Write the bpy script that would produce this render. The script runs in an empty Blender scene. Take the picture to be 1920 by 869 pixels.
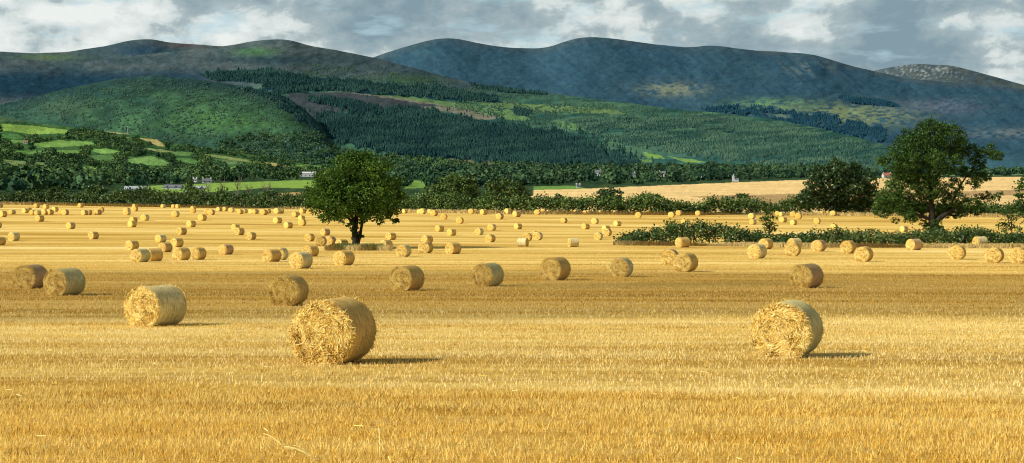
import bpy, math, random
import numpy as np
R = math.radians
rng = np.random.default_rng(7)
random.seed(7)
F, CX, HY, CAMZ = 3500.0, 960.0, 330.0, 12.0
SUN_EL, SUN_AZ = R(34), R(24)
SUN = np.array([-math.cos(SUN_AZ)*math.cos(SUN_EL), -math.sin(SUN_AZ)*math.cos(SUN_EL), math.sin(SUN_EL)])
sc = bpy.context.scene
COL = sc.collection

# ------------------------------------------------------------------ helpers
def hsh(i, j, s=0):
    n = (i.astype(np.int64)*374761393 + j.astype(np.int64)*668265263 + s*974634777) & 0x7fffffff
    n = ((n ^ (n >> 13))*1274126177) & 0x7fffffff
    n = (n ^ (n >> 16)) & 0xffff
    return n/65535.0
def vnoise(x, y, s=0):
    x = np.asarray(x, float); y = np.asarray(y, float)
    xi = np.floor(x); yi = np.floor(y); fx = x-xi; fy = y-yi
    fx = fx*fx*(3-2*fx); fy = fy*fy*(3-2*fy)
    a = hsh(xi, yi, s); b = hsh(xi+1, yi, s); c = hsh(xi, yi+1, s); d = hsh(xi+1, yi+1, s)
    return (a*(1-fx)+b*fx)*(1-fy)+(c*(1-fx)+d*fx)*fy
def fbm(x, y, o=4, s=0):
    t = 0; a = .5; n = 0
    for k in range(o):
        t = t+a*vnoise(np.asarray(x)*2**k, np.asarray(y)*2**k, s+k*17); n += a; a *= .55
    return t/n
def lin(c): return tuple(((v/255+.055)/1.055)**2.4 if v/255 > .04045 else v/255/12.92 for v in c)
def tag(o, label=None, cat=None, group=None, kind=None):
    if label: o['label'] = label
    if cat: o['category'] = cat
    if group: o['group'] = group
    if kind: o['kind'] = kind
    return o
def link(name, me, parent=None):
    o = bpy.data.objects.new(name, me); COL.objects.link(o)
    if parent: o.parent = parent
    return o
def empty(name, loc, rz=0):
    o = bpy.data.objects.new(name, None); COL.objects.link(o)
    o.location = loc; o.rotation_euler = (0, 0, rz); o.empty_display_size = .5
    return o
def build_mesh(name, V, Fs, mat=None, smooth=False, attrs=None, mats=None, mi=None):
    """V (n,3); Fs an int array (m,3|4) or a list of such arrays"""
    V = np.asarray(V, np.float32)
    if not isinstance(Fs, list): Fs = [Fs]
    Fs = [np.asarray(f, np.int32) for f in Fs if len(f)]
    me = bpy.data.meshes.new(name)
    me.vertices.add(len(V)); me.vertices.foreach_set('co', V.ravel())
    nl = sum(f.size for f in Fs); npoly = sum(len(f) for f in Fs)
    me.loops.add(nl); me.loops.foreach_set('vertex_index', np.concatenate([f.ravel() for f in Fs]))
    tot = np.concatenate([np.full(len(f), f.shape[1], np.int32) for f in Fs])
    st = np.concatenate([[0], np.cumsum(tot)[:-1]]).astype(np.int32)
    me.polygons.add(npoly); me.polygons.foreach_set('loop_start', st)
    me.polygons.foreach_set('use_smooth', np.full(npoly, smooth))
    if mi is not None: me.polygons.foreach_set('material_index', np.asarray(mi, np.int32))
    for m in (mats or ([mat] if mat else [])): me.materials.append(m)
    for k, a in (attrs or {}).items():
        a = np.asarray(a, np.float32)
        if a.ndim == 1:
            at = me.attributes.new(k, 'FLOAT', 'POINT'); at.data.foreach_set('value', a)
        else:
            at = me.attributes.new(k, 'FLOAT_COLOR', 'POINT')
            if a.shape[1] == 3: a = np.concatenate([a, np.ones((len(a), 1), np.float32)], 1)
            at.data.foreach_set('color', a.ravel())
    me.update(calc_edges=True); me.validate()
    return me
class MB:
    def __init__(s): s.V = []; s.T = []; s.Q = []; s.A = []; s.n = 0
    def add(s, V, Q=None, T=None, a=0.5):
        V = np.asarray(V, float).reshape(-1, 3)
        if Q is not None and len(Q): s.Q.append(np.asarray(Q)+s.n)
        if T is not None and len(T): s.T.append(np.asarray(T)+s.n)
        s.V.append(V); s.A.append(np.broadcast_to(np.asarray(a, float), (len(V),)).copy()); s.n += len(V)
    def box(s, lo, hi):
        x0, y0, z0 = lo; x1, y1, z1 = hi
        s.add([(x0,y0,z0),(x1,y0,z0),(x1,y1,z0),(x0,y1,z0),(x0,y0,z1),(x1,y0,z1),(x1,y1,z1),(x0,y1,z1)],
              [(0,3,2,1),(4,5,6,7),(0,1,5,4),(1,2,6,5),(2,3,7,6),(3,0,4,7)])
    def tube(s, P, rad, seg=7, a=.5):
        P = np.asarray(P, float); n = len(P); rad = np.broadcast_to(rad, (n,))
        T = np.gradient(P, axis=0); T /= np.linalg.norm(T, axis=1)[:, None]+1e-9
        up = np.where(np.abs(T[:, 2:3]) > .9, [[1., 0, 0]], [[0, 0, 1.]])
        A = np.cross(T, up); A /= np.linalg.norm(A, axis=1)[:, None]; B = np.cross(T, A)
        th = np.arange(seg)*2*math.pi/seg
        V = P[:, None]+rad[:, None, None]*(A[:, None]*np.cos(th)[None, :, None]+B[:, None]*np.sin(th)[None, :, None])
        i, j = np.meshgrid(np.arange(n-1), np.arange(seg), indexing='ij'); j2 = (j+1) % seg
        Q = np.stack([i*seg+j, i*seg+j2, (i+1)*seg+j2, (i+1)*seg+j], -1).reshape(-1, 4)
        V = np.concatenate([V.reshape(-1, 3), P[:1], P[-1:]]); c0 = n*seg
        jj = np.arange(seg)
        T3 = np.concatenate([np.stack([jj, np.full(seg, c0), (jj+1) % seg], -1),
                             np.stack([(n-1)*seg+(jj+1) % seg, np.full(seg, c0+1), (n-1)*seg+jj], -1)])
        s.add(V, Q, T3, a)
    def mesh(s, name, mat, smooth=False):
        fs = []
        if s.Q: fs.append(np.concatenate(s.Q))
        if s.T: fs.append(np.concatenate(s.T))
        return build_mesh(name, np.concatenate(s.V), fs, mat, smooth, {'tint': np.concatenate(s.A)})
    def build(s, name, mat, parent=None, smooth=False): return link(name, s.mesh(name, mat, smooth), parent)

# ------------------------------------------------------------------ materials
class NT:
    def __init__(s, name, world=False):
        if world: s.m = bpy.data.worlds.new(name)
        else: s.m = bpy.data.materials.new(name)
        s.m.use_nodes = True; s.t = s.m.node_tree; s.t.nodes.clear()
    def n(s, typ, ins=None, **kw):
        nd = s.t.nodes.new(typ)
        for k, v in kw.items(): setattr(nd, k, v)
        for k, v in (ins or {}).items():
            sk = nd.inputs[k]
            if isinstance(v, bpy.types.NodeSocket): s.t.links.new(v, sk)
            else: sk.default_value = v
        return nd
    def math(s, op, a, b=0.0, c=0.0, clamp=False):
        nd = s.n('ShaderNodeMath', {0: a, 1: b, 2: c}, operation=op); nd.use_clamp = clamp; return nd.outputs[0]
    def mix(s, f, a, b, mode='MIX'):
        nd = s.n('ShaderNodeMix', data_type='RGBA', blend_type=mode)
        for k, v in ((0, f), (6, a), (7, b)):
            if isinstance(v, bpy.types.NodeSocket): s.t.links.new(v, nd.inputs[k])
            else: nd.inputs[k].default_value = (*v, 1) if isinstance(v, tuple) and len(v) == 3 else v
        return nd.outputs[2]
    def ramp(s, f, stops, interp='LINEAR'):
        nd = s.n('ShaderNodeValToRGB', {0: f}); cr = nd.color_ramp; cr.interpolation = interp
        while len(cr.elements) < len(stops): cr.elements.new(.5)
        for e, (p, c) in zip(cr.elements, stops):
            e.position = p; e.color = (*c, 1) if hasattr(c, '__len__') else (c, c, c, 1)
        return nd.outputs[0]
    def noise(s, vec, scale=1.0, detail=3.0, rough=.55, dist=0.0):
        return s.n('ShaderNodeTexNoise', {'Vector': vec, 'Scale': scale, 'Detail': detail, 'Roughness': rough, 'Distortion': dist}).outputs[0]
    def mapping(s, vec, scale=(1, 1, 1), rot=(0, 0, 0), loc=(0, 0, 0)):
        return s.n('ShaderNodeMapping', {'Vector': vec, 'Scale': scale, 'Rotation': rot, 'Location': loc}).outputs[0]
    def pos(s): return s.n('ShaderNodeNewGeometry').outputs['Position']
    def obj(s): return s.n('ShaderNodeTexCoord').outputs['Object']
    def attr(s, name, out='Fac'): return s.n('ShaderNodeAttribute', attribute_name=name).outputs[out]
    def rnd(s): return s.n('ShaderNodeObjectInfo').outputs['Random']
    def bump(s, h, strength=.5, dist=.05): return s.n('ShaderNodeBump', {'Height': h, 'Strength': strength, 'Distance': dist}).outputs[0]
    def out(s, sh): s.n('ShaderNodeOutputMaterial', {'Surface': sh}); return s.m
    def diffuse(s, col, normal=None, rough=.0):
        ins = {'Color': col if isinstance(col, bpy.types.NodeSocket) else (*col, 1), 'Roughness': rough}
        if normal is not None: ins['Normal'] = normal
        return s.n('ShaderNodeBsdfDiffuse', ins).outputs[0]

def leaf_mat(name, dark, lite, trans=.25, yellow=None, gl=.02):
    t = NT(name); a = t.attr('tint')
    c = t.mix(a, dark, lite)
    nz = t.noise(t.pos(), .35, 2)
    if yellow: c = t.mix(t.math('MULTIPLY', t.math('SUBTRACT', nz, .5, clamp=True), 3.0, clamp=True), c, yellow)
    d = t.diffuse(c)
    tr = t.n('ShaderNodeBsdfTranslucent', {'Color': c}).outputs[0]
    g = t.n('ShaderNodeBsdfGlossy', {'Color': (1, 1, 1, 1), 'Roughness': .45}).outputs[0]
    m = t.n('ShaderNodeMixShader', {0: trans, 1: d, 2: tr}).outputs[0]
    m = t.n('ShaderNodeMixShader', {0: gl, 1: m, 2: g}).outputs[0]
    return t.out(m)
def plain_mat(name, col, var=.25, scale=2.0, rough=.8):
    t = NT(name); nz = t.noise(t.obj(), scale, 4)
    c = t.mix(t.math('MULTIPLY', nz, var*2), col, tuple(v*(1-var*1.6) for v in col))
    p = t.n('ShaderNodeBsdfPrincipled', {'Base Color': c, 'Roughness': rough, 'Specular IOR Level': .2})
    return t.out(p.outputs[0])
def bark_mat(name, col):
    t = NT(name); v = t.mapping(t.obj(), (6, 6, 1.2)); nz = t.noise(v, 1.0, 5)
    c = t.mix(nz, tuple(x*.4 for x in col), tuple(x*1.5 for x in col))
    return t.out(t.diffuse(c, t.bump(nz, .8, .06)))

# ------------------------------------------------------------------ the lie of the land
_d = np.array([-200, -40, 0, 20, 37.3, 56, 74.6, 99, 123, 151, 207, 300, 365, 443, 549, 650, 900])
_z = np.array([5.5, -.6, -2.2, -3.02, -3.76, -4.5, -5.2, -6.0, -6.65, -7.2, -8.55, -9.75, -9.95, -9.75, -9.9, -10.1, -10.4])
_dd = np.arange(-200, 900, 1.0); _zz = np.interp(_dd, _d, _z)
_k = np.exp(-np.linspace(-2.2, 2.2, 25)**2); _k /= _k.sum()
_zz[12:-12] = np.convolve(_zz, _k, 'same')[12:-12]
def gz(X, Y):
    X = np.asarray(X, float); Y = np.asarray(Y, float)
    t = np.clip((Y-40)/350, 0, 1)
    return CAMZ+np.interp(Y, _dd, _zz)-.007*X*t+.35*(fbm(X/70+9, Y/70, 2, 5)-.5)*np.clip((Y-80)/200, 0, 1)
_ray = np.arange(12, 880, .25)
def ray(px, py):
    X = _ray*(px-CX)/F; y = HY-F*(gz(X, _ray)-CAMZ)/_ray
    y = np.minimum.accumulate(y)
    d = float(np.interp(-py, -y, _ray)); return d*(px-CX)/F, d, float(gz(d*(px-CX)/F, d))
def pt(px, py, d): return np.array([(px-CX)*d/F, d, CAMZ+(HY-py)*d/F])

def poly_mask(px, py, poly):
    px = np.asarray(px); py = np.asarray(py); ins = np.zeros(px.shape, bool); n = len(poly)
    for i in range(n):
        x0, y0 = poly[i]; x1, y1 = poly[(i+1) % n]
        if y0 == y1: continue
        c = ((y0 > py) != (y1 > py)) & (px < (x1-x0)*(py-y0)/(y1-y0)+x0); ins ^= c
    return ins
EDGE = [(-200, 380), (0, 382), (250, 386.5), (560, 391.5), (760, 397), (1000, 400), (1300, 402), (1600, 403), (1920, 406), (2200, 408)]
EX, EY = zip(*EDGE)
def edge_y(px): return np.interp(px, EX, EY)

# field heightfield
SW = -.10   # lean of the sowing rows
def field_mat():
    t = NT('stubble_field_material'); p = t.pos()
    near = t.n('ShaderNodeSeparateXYZ', {0: p}).outputs
    Y = near[1]; X = near[0]
    def stripe(sx, sy, det=3, off=0.0):
        v = t.n('ShaderNodeCombineXYZ', {0: t.math('MULTIPLY', X, sx), 1: t.math('ADD', t.math('MULTIPLY', t.math('ADD', t.math('MULTIPLY_ADD', X, .012, Y), t.math('MULTIPLY', t.noise(p, .035, 2), 5.0)), sy), off), 2: 0.0}).outputs[0]
        return t.noise(v, 1.0, det, .6)
    wide = stripe(.006, .055, 2, 3.3); mid = stripe(.03, .28, 4); fine = stripe(.12, 1.6, 4); grain = t.noise(p, 7.0, 4, .7)
    speck = t.noise(t.mapping(p, (3.2, 1.1, 1)), 1.0, 4, .75)
    s = t.math('MULTIPLY_ADD', wide, .9, t.math('MULTIPLY', mid, .9))
    s = t.math('MULTIPLY_ADD', fine, .5, s)
    s = t.math('MULTIPLY_ADD', speck, .55, s)
    s = t.math('MULTIPLY_ADD', grain, .35, s)
    s = t.math('MULTIPLY', s, 1/3.2)
    c = t.ramp(s, [(.37, (.34, .18, .035)), (.46, (.58, .345, .07)), (.52, (.82, .55, .14)), (.60, (.97, .76, .32))])
    # straw still thick on the near swath
    nearf = t.n('ShaderNodeMapRange', {0: t.math('MULTIPLY_ADD', X, .27, Y), 1: 29.5, 2: 31.0, 3: 1.0, 4: 0.0}).outputs[0]
    c = t.mix(t.math('MULTIPLY', nearf, .75), c, t.mix(1.0, c, (.72, .58, .35), 'MULTIPLY'))
    dk = t.n('ShaderNodeMapRange', {0: Y, 1: 40.0, 2: 130.0, 3: .85, 4: 1.0}).outputs[0]  # near ground darkened: soil tone plus painted shade between the blades
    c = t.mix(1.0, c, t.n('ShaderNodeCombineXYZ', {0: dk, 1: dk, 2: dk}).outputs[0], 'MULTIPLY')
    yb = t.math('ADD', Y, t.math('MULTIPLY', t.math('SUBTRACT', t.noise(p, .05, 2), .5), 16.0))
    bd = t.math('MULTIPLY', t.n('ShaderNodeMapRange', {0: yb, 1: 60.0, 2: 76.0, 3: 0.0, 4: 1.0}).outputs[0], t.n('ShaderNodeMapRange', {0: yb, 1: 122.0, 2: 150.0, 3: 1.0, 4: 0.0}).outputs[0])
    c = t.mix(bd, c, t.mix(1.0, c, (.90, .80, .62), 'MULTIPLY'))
    # the brown band above paints part of the cloud shade into the ground
    sh = t.bump(t.math('ADD', grain, speck), .6, .08)
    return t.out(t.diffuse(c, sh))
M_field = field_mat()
def make_field():
    ys = np.concatenate([np.arange(-120, 16, 8), np.arange(16, 140, 1.0), np.arange(140, 760, 4.0)])
    V = []; nx = 161
    u = np.linspace(-1, 1, nx)
    for y in ys:
        w = max(60, (y+60)*.42); x = u*w
        V.append(np.stack([x, np.full(nx, y), gz(x, y)-.0*x], -1))
    V = np.concatenate(V); n = len(ys)
    # beyond the hedge the sheet dives under the valley ground
    i, j = np.meshgrid(np.arange(n-1), np.arange(nx-1), indexing='ij'); a = i*nx+j
    Q = np.stack([a, a+1, a+nx+1, a+nx], -1).reshape(-1, 4)
    px = CX+F*V[:, 0]/np.maximum(V[:, 1], 1)
    keep_d = np.array([ray(x, edge_y(x))[1] for x in np.linspace(-300, 2300, 60)])
    dl = np.interp(px, np.linspace(-300, 2300, 60), keep_d)
    over = np.clip(V[:, 1]-dl-10, 0, None); V[:, 2] -= np.minimum(over*.15, 6)
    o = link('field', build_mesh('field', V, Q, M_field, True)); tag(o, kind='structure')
make_field()

# ------------------------------------------------------------------ hills and valley (blue haze is mixed into the far land colours)
def hill_mat(name, nscale=.02, amt=.5, haze=(0.10, .20, .28), hz=.0, bumpd=1.5):
    t = NT(name); p = t.pos(); c = t.attr('land', 'Color')
    n1 = t.noise(p, nscale, 6, .65); n2 = t.noise(p, nscale*6, 3, .7)
    k = t.math('MULTIPLY_ADD', n1, amt*1.3, t.math('MULTIPLY_ADD', n2, amt*1.4, 1-amt*1.35))
    k3 = t.n('ShaderNodeCombineXYZ', {0: k, 1: k, 2: k}).outputs[0]
    c = t.mix(1.0, c, k3, 'MULTIPLY')
    d = t.diffuse(c, t.bump(t.math('MULTIPLY_ADD', n2, .5, n1), 1.0, bumpd))
    if hz:
        e = t.n('ShaderNodeEmission', {'Color': (*haze, 1), 'Strength': 1.0}).outputs[0]
        d = t.n('ShaderNodeMixShader', {0: hz, 1: d, 2: e}).outputs[0]
    return t.out(d)
class Land:
    """a stretch of land between a foot line and a crest line; d runs from the foot to the crest"""
    def __init__(s, crest, foot, d0, d1, power=1.2, relief=.03, seed=0, rough=1.2):
        s.cx, s.cy = map(np.array, zip(*crest)); s.foot = foot; s.d0 = d0; s.d1 = d1; s.p = power; s.rel = relief; s.seed = seed; s.rough = rough
        g = np.arange(-500, 2500, 2.0); k = np.exp(-np.linspace(-2.5, 2.5, 25)**2/2); k /= k.sum(); e = np.pad(np.interp(g, s.cx, s.cy), 12, 'edge')
        s.gx, s.gy = g, np.convolve(e, k, 'valid')
    def crest(s, px): return np.interp(px, s.gx, s.gy)+(fbm(np.asarray(px)/34., 0*np.asarray(px)+3, 4, s.seed)-.5)*s.rough*2
    def footy(s, px): return s.foot(px) if callable(s.foot) else np.full(np.shape(px), float(s.foot))
    def base(s, px): return s.d0(px) if callable(s.d0) else np.full(np.shape(px), float(s.d0))
    def P(s, px, t):
        px = np.asarray(px, float); t = np.asarray(t, float)
        c = s.crest(px); f = s.footy(px); y = f+(c-f)*np.minimum(t, 1); b = s.base(px)
        d = b+(s.d1-b)*np.clip(t, 0, 1)**s.p
        d = d*(1+s.rel*(fbm(px/90., y/38., 4, s.seed+40)-.5)*2*np.clip(t*4, 0, 1))
        z = (HY-y)*d/F
        back = np.clip(t-1, 0, None); d2 = d*(1+back*.5); z2 = z-back*back*600-back*100
        return np.stack([(px-CX)*d2/F, d2, CAMZ+z2], -1), y
    def at(s, px, py):
        c = s.crest(px); f = s.footy(px); t = (f-py)/(f-c); return s.P(px, t)[0], t
    def build(s, name, mat, paint, px0, px1, nx, ny):
        u = np.linspace(px0, px1, nx); t = np.concatenate([np.linspace(0, 1, ny), [1.1, 1.3, 1.6]])
        PX, TT = np.meshgrid(u, t); V, y = s.P(PX, TT); n = len(t)
        col = paint(PX, y, TT)
        i, j = np.meshgrid(np.arange(n-1), np.arange(nx-1), indexing='ij'); a = i*nx+j
        Q = np.stack([a, a+1, a+nx+1, a+nx], -1).reshape(-1, 4)
        o = link(name, build_mesh(name, V.reshape(-1, 3), Q, mat, True, {'land': col.reshape(-1, 3)}))
        return tag(o, kind='structure')
def painter(base, patches, warp=4., wf=14., grain=.42):
    def f(px, y, t):
        wx = px+(fbm(px/wf, y/(wf*.5), 3, 3)-.5)*2*warp*1.8; wy = y+(fbm(px/wf+50, y/(wf*.5), 3, 9)-.5)*2*warp*.6
        c = base(px, y, t)
        for pl, cc in patches:
            m = poly_mask(wx, wy, pl); c = np.where(m[..., None], np.array(cc), c)
        gr = 1+grain*((fbm(px/3.1, y/1.7, 2, 7)-.5)*1.5+(fbm(px/9+y/30, y/4.5, 3, 8)-.5)*1.6)
        return np.clip(c*gr[..., None], .002, 1)
    return f
def mixc(a, b, k): k = np.clip(k, 0, 1)[..., None]; return np.array(a)*(1-k)+np.array(b)*k
K = 1/1.15
def A(r, g, b): return tuple(v*K for v in lin((r, g, b)))
def ss(a, b, x): x = np.clip((x-a)/(b-a), 0, 1); return x*x*(3-2*x)
def blob(px, y, cx, cy, rx, ry):
    b = np.exp(-(((px-cx)/rx)**2+((y-cy)/ry)**2))
    return b*(.55+.9*fbm(px/12+cx, y/4, 4, 18))

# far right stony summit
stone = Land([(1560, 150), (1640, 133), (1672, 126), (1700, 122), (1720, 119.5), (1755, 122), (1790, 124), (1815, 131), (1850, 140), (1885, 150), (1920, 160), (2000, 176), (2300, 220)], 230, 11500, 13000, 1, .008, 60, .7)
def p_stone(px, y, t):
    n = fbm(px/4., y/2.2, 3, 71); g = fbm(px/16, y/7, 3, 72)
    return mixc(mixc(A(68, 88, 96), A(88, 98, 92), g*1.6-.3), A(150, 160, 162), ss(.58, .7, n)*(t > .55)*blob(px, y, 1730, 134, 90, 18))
stone.build('mountain', hill_mat('stony_summit_material', .005, .3), painter(p_stone, [], grain=.3), 1540, 2300, 300, 50)
# blue mountain, with haze, cloud shade and sunlit patches painted into its colours
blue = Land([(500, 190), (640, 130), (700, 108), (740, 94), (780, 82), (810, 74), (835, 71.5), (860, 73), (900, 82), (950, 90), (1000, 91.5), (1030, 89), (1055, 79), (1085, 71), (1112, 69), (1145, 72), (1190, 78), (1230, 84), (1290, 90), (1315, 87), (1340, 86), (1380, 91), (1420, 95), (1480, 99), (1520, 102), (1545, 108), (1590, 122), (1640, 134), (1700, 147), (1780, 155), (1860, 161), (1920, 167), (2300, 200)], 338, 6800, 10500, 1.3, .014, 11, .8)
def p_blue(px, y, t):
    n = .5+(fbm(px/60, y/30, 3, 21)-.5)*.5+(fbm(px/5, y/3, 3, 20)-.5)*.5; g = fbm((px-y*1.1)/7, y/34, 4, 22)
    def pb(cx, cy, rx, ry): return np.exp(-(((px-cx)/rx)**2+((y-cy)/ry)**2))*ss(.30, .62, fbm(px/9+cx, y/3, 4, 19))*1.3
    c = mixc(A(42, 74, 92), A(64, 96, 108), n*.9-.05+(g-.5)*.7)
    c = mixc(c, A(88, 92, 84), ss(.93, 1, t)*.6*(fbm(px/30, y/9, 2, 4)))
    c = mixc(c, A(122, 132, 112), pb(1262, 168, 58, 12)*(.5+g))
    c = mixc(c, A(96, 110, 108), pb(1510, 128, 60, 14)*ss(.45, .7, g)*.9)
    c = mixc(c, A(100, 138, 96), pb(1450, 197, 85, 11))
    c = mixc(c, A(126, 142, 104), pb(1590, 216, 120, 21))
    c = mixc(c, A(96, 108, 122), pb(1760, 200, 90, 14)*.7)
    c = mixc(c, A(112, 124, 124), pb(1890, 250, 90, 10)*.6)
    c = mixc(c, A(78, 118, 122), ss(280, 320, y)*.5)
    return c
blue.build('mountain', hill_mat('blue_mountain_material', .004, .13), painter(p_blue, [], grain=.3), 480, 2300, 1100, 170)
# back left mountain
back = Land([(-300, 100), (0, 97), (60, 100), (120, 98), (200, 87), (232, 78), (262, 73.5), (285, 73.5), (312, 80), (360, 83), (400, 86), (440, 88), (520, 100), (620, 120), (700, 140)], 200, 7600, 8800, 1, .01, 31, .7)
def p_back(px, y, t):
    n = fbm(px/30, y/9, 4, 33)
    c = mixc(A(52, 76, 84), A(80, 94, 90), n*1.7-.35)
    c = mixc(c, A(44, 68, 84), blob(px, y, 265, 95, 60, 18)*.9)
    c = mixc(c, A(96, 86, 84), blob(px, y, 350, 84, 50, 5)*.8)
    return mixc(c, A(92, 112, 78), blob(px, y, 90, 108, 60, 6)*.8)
back.build('hill', hill_mat('back_hill_material', .01, .3), painter(p_back, [], grain=.35), -300, 700, 500, 60)
# long slope running down to the right
long_ = Land([(-300, 96), (0, 108), (60, 113), (120, 118), (180, 113), (240, 106), (330, 96), (400, 89), (440, 85), (470, 78), (500, 75.5), (530, 73.5), (548, 76), (580, 86), (640, 96), (700, 108), (760, 124), (810, 137), (850, 147), (900, 159), (960, 168), (1050, 178), (1150, 190), (1250, 203), (1350, 212), (1450, 224), (1520, 238), (1600, 256), (1660, 272), (1720, 295), (1790, 322), (1850, 334)], 338, 4000, 7400, 1.25, .016, 51, .8)
FOREST = A(24, 54, 58)
def p_long(px, y, t):
    n = fbm(px/46, y/16, 4, 52); g = fbm(px/12, y/6, 3, 53); s = fbm(px/60+y/9, y/7, 3, 54)
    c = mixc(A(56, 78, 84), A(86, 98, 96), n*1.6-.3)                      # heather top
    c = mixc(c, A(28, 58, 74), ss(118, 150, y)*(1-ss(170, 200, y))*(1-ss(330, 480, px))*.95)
    c = mixc(c, A(36, 62, 68), blob(px, y, 500, 112, 130, 9)*.8)
    c = mixc(c, A(70, 112, 72), blob(px, y, 480, 97, 40, 7)*.9)
    c = mixc(c, A(70, 104, 70), blob(px, y, 770, 150, 60, 8)*.9)
    lower = ss(0, 26, y-np.interp(px, [400, 560, 700, 850, 1000, 1900], [150, 130, 140, 160, 160, 190]))
    grn = mixc(A(54, 94, 82), A(92, 128, 96), n*1.8-.4)
    grn = mixc(grn, A(42, 82, 76), ss(.5, .62, s)*.8)
    c = mixc(c, grn, lower*ss(430, 560, px))
    c = mixc(c, A(60, 102, 94), ss(245, 300, y)*ss(1150, 1300, px)*.6)
    c = mixc(c, A(76, 116, 84), ss(258, 275, y)*(1-ss(680, 760, px))*(.4+g*.5))
    return c
f1 = [(594, 226), (640, 214), (690, 209), (745, 202), (800, 207), (860, 219), (905, 227), (965, 236), (1040, 247), (1085, 258), (1112, 268), (1128, 284), (1205, 300), (1195, 316), (1050, 312), (900, 300), (760, 294), (690, 278), (625, 262), (590, 240)]
f2 = [(372, 138), (480, 131), (560, 143), (650, 150), (740, 160), (830, 163), (905, 176), (948, 194), (880, 191), (790, 182), (700, 178), (640, 170), (560, 173), (495, 169), (500, 158), (400, 150)]
f3 = [(575, 181), (640, 187), (712, 202), (690, 210), (630, 201), (580, 191)]
f4 = [(880, 158), (960, 168), (1030, 176), (1020, 179), (950, 174), (890, 166)]
f8 = [(960, 205), (1000, 208), (990, 220), (965, 216)]
f9 = [(1270, 228), (1340, 236), (1400, 246), (1390, 252), (1320, 244), (1275, 236)]
f10 = [(1130, 222), (1200, 226), (1260, 240), (1240, 246), (1180, 236)]
clear = A(128, 126, 106); mauve = A(70, 78, 80); lime = A(104, 138, 88)
patches = [([(660, 168), (760, 180), (880, 196), (1000, 214), (985, 228), (900, 218), (760, 196), (668, 178)], lime),
           ([(660, 172), (760, 186), (880, 206), (905, 214), (870, 216), (760, 198), (650, 176)], clear),
           ([(820, 200), (905, 214), (950, 222), (900, 224), (840, 210)], clear),
           ([(540, 176), (650, 172), (760, 190), (830, 200), (700, 204), (640, 210), (600, 238), (560, 222), (535, 200)], mauve),
           ([(870, 190), (1000, 196), (1150, 205), (1180, 214), (1060, 212), (940, 204)], A(108, 136, 88)),
           ([(1040, 226), (1130, 236), (1120, 248), (1050, 240)], A(104, 140, 88)),
           ([(830, 292), (900, 290), (950, 298), (970, 306), (900, 312), (850, 304)], A(116, 114, 84)),
           ([(940, 296), (1000, 306), (970, 309)], A(92, 132, 76)),
           ([(1205, 286), (1240, 292), (1245, 298), (1215, 298)], A(124, 164, 84)),
           ([(1250, 294), (1300, 300), (1330, 306), (1290, 306)], A(128, 164, 88)),
           ([(1196, 298), (1230, 302), (1220, 305), (1195, 303)], A(104, 140, 78)),
           ([(1290, 216), (1370, 222), (1375, 232), (1310, 224)], mauve),
           ([(600, 292), (650, 296), (640, 302), (600, 300)], A(110, 150, 76)),
           (f1, FOREST), (f2, A(28, 56, 66)), (f3, A(26, 54, 62)), (f4, A(40, 68, 70)), (f8, FOREST), (f9, A(40, 72, 68)), (f10, A(46, 80, 70))]
long_.build('hill', hill_mat('long_slope_material', .012, .34), painter(p_long, patches), -300, 1850, 1200, 190)
# round green hill
dome = Land([(-300, 230), (-100, 204), (0, 197), (60, 184), (120, 168), (180, 154), (230, 146), (290, 141), (350, 147), (420, 156), (480, 167), (530, 178), (560, 198), (590, 222), (615, 250), (640, 285), (700, 330)], 340, 3400, 5000, 1.1, .014, 61, 1.0)
def p_dome(px, y, t):
    n = fbm(px/50, y/30, 4, 62); g = fbm(px/14, y/7, 3, 63)
    c = mixc(A(46, 78, 68), A(76, 114, 80), n*2.2-.6); c = mixc(c, A(44, 68, 54), ss(.55, .65, fbm(px/30+y/12, y/9, 4, 64))*.7)
    c = mixc(c, A(88, 132, 76), blob(px, y, 410, 228, 130, 24)*(.3+g*.8))
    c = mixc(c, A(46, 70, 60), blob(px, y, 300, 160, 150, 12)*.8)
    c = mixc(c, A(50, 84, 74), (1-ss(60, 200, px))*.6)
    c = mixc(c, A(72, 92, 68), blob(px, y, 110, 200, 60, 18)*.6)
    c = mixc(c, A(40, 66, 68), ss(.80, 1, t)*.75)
    return mixc(c, A(78, 126, 92), ss(262, 280, y)*ss(430, 520, px)*(.4+g))
dome.build('hill', hill_mat('green_hill_material', .02, .34), painter(p_dome, []), -300, 700, 700, 150)
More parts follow.
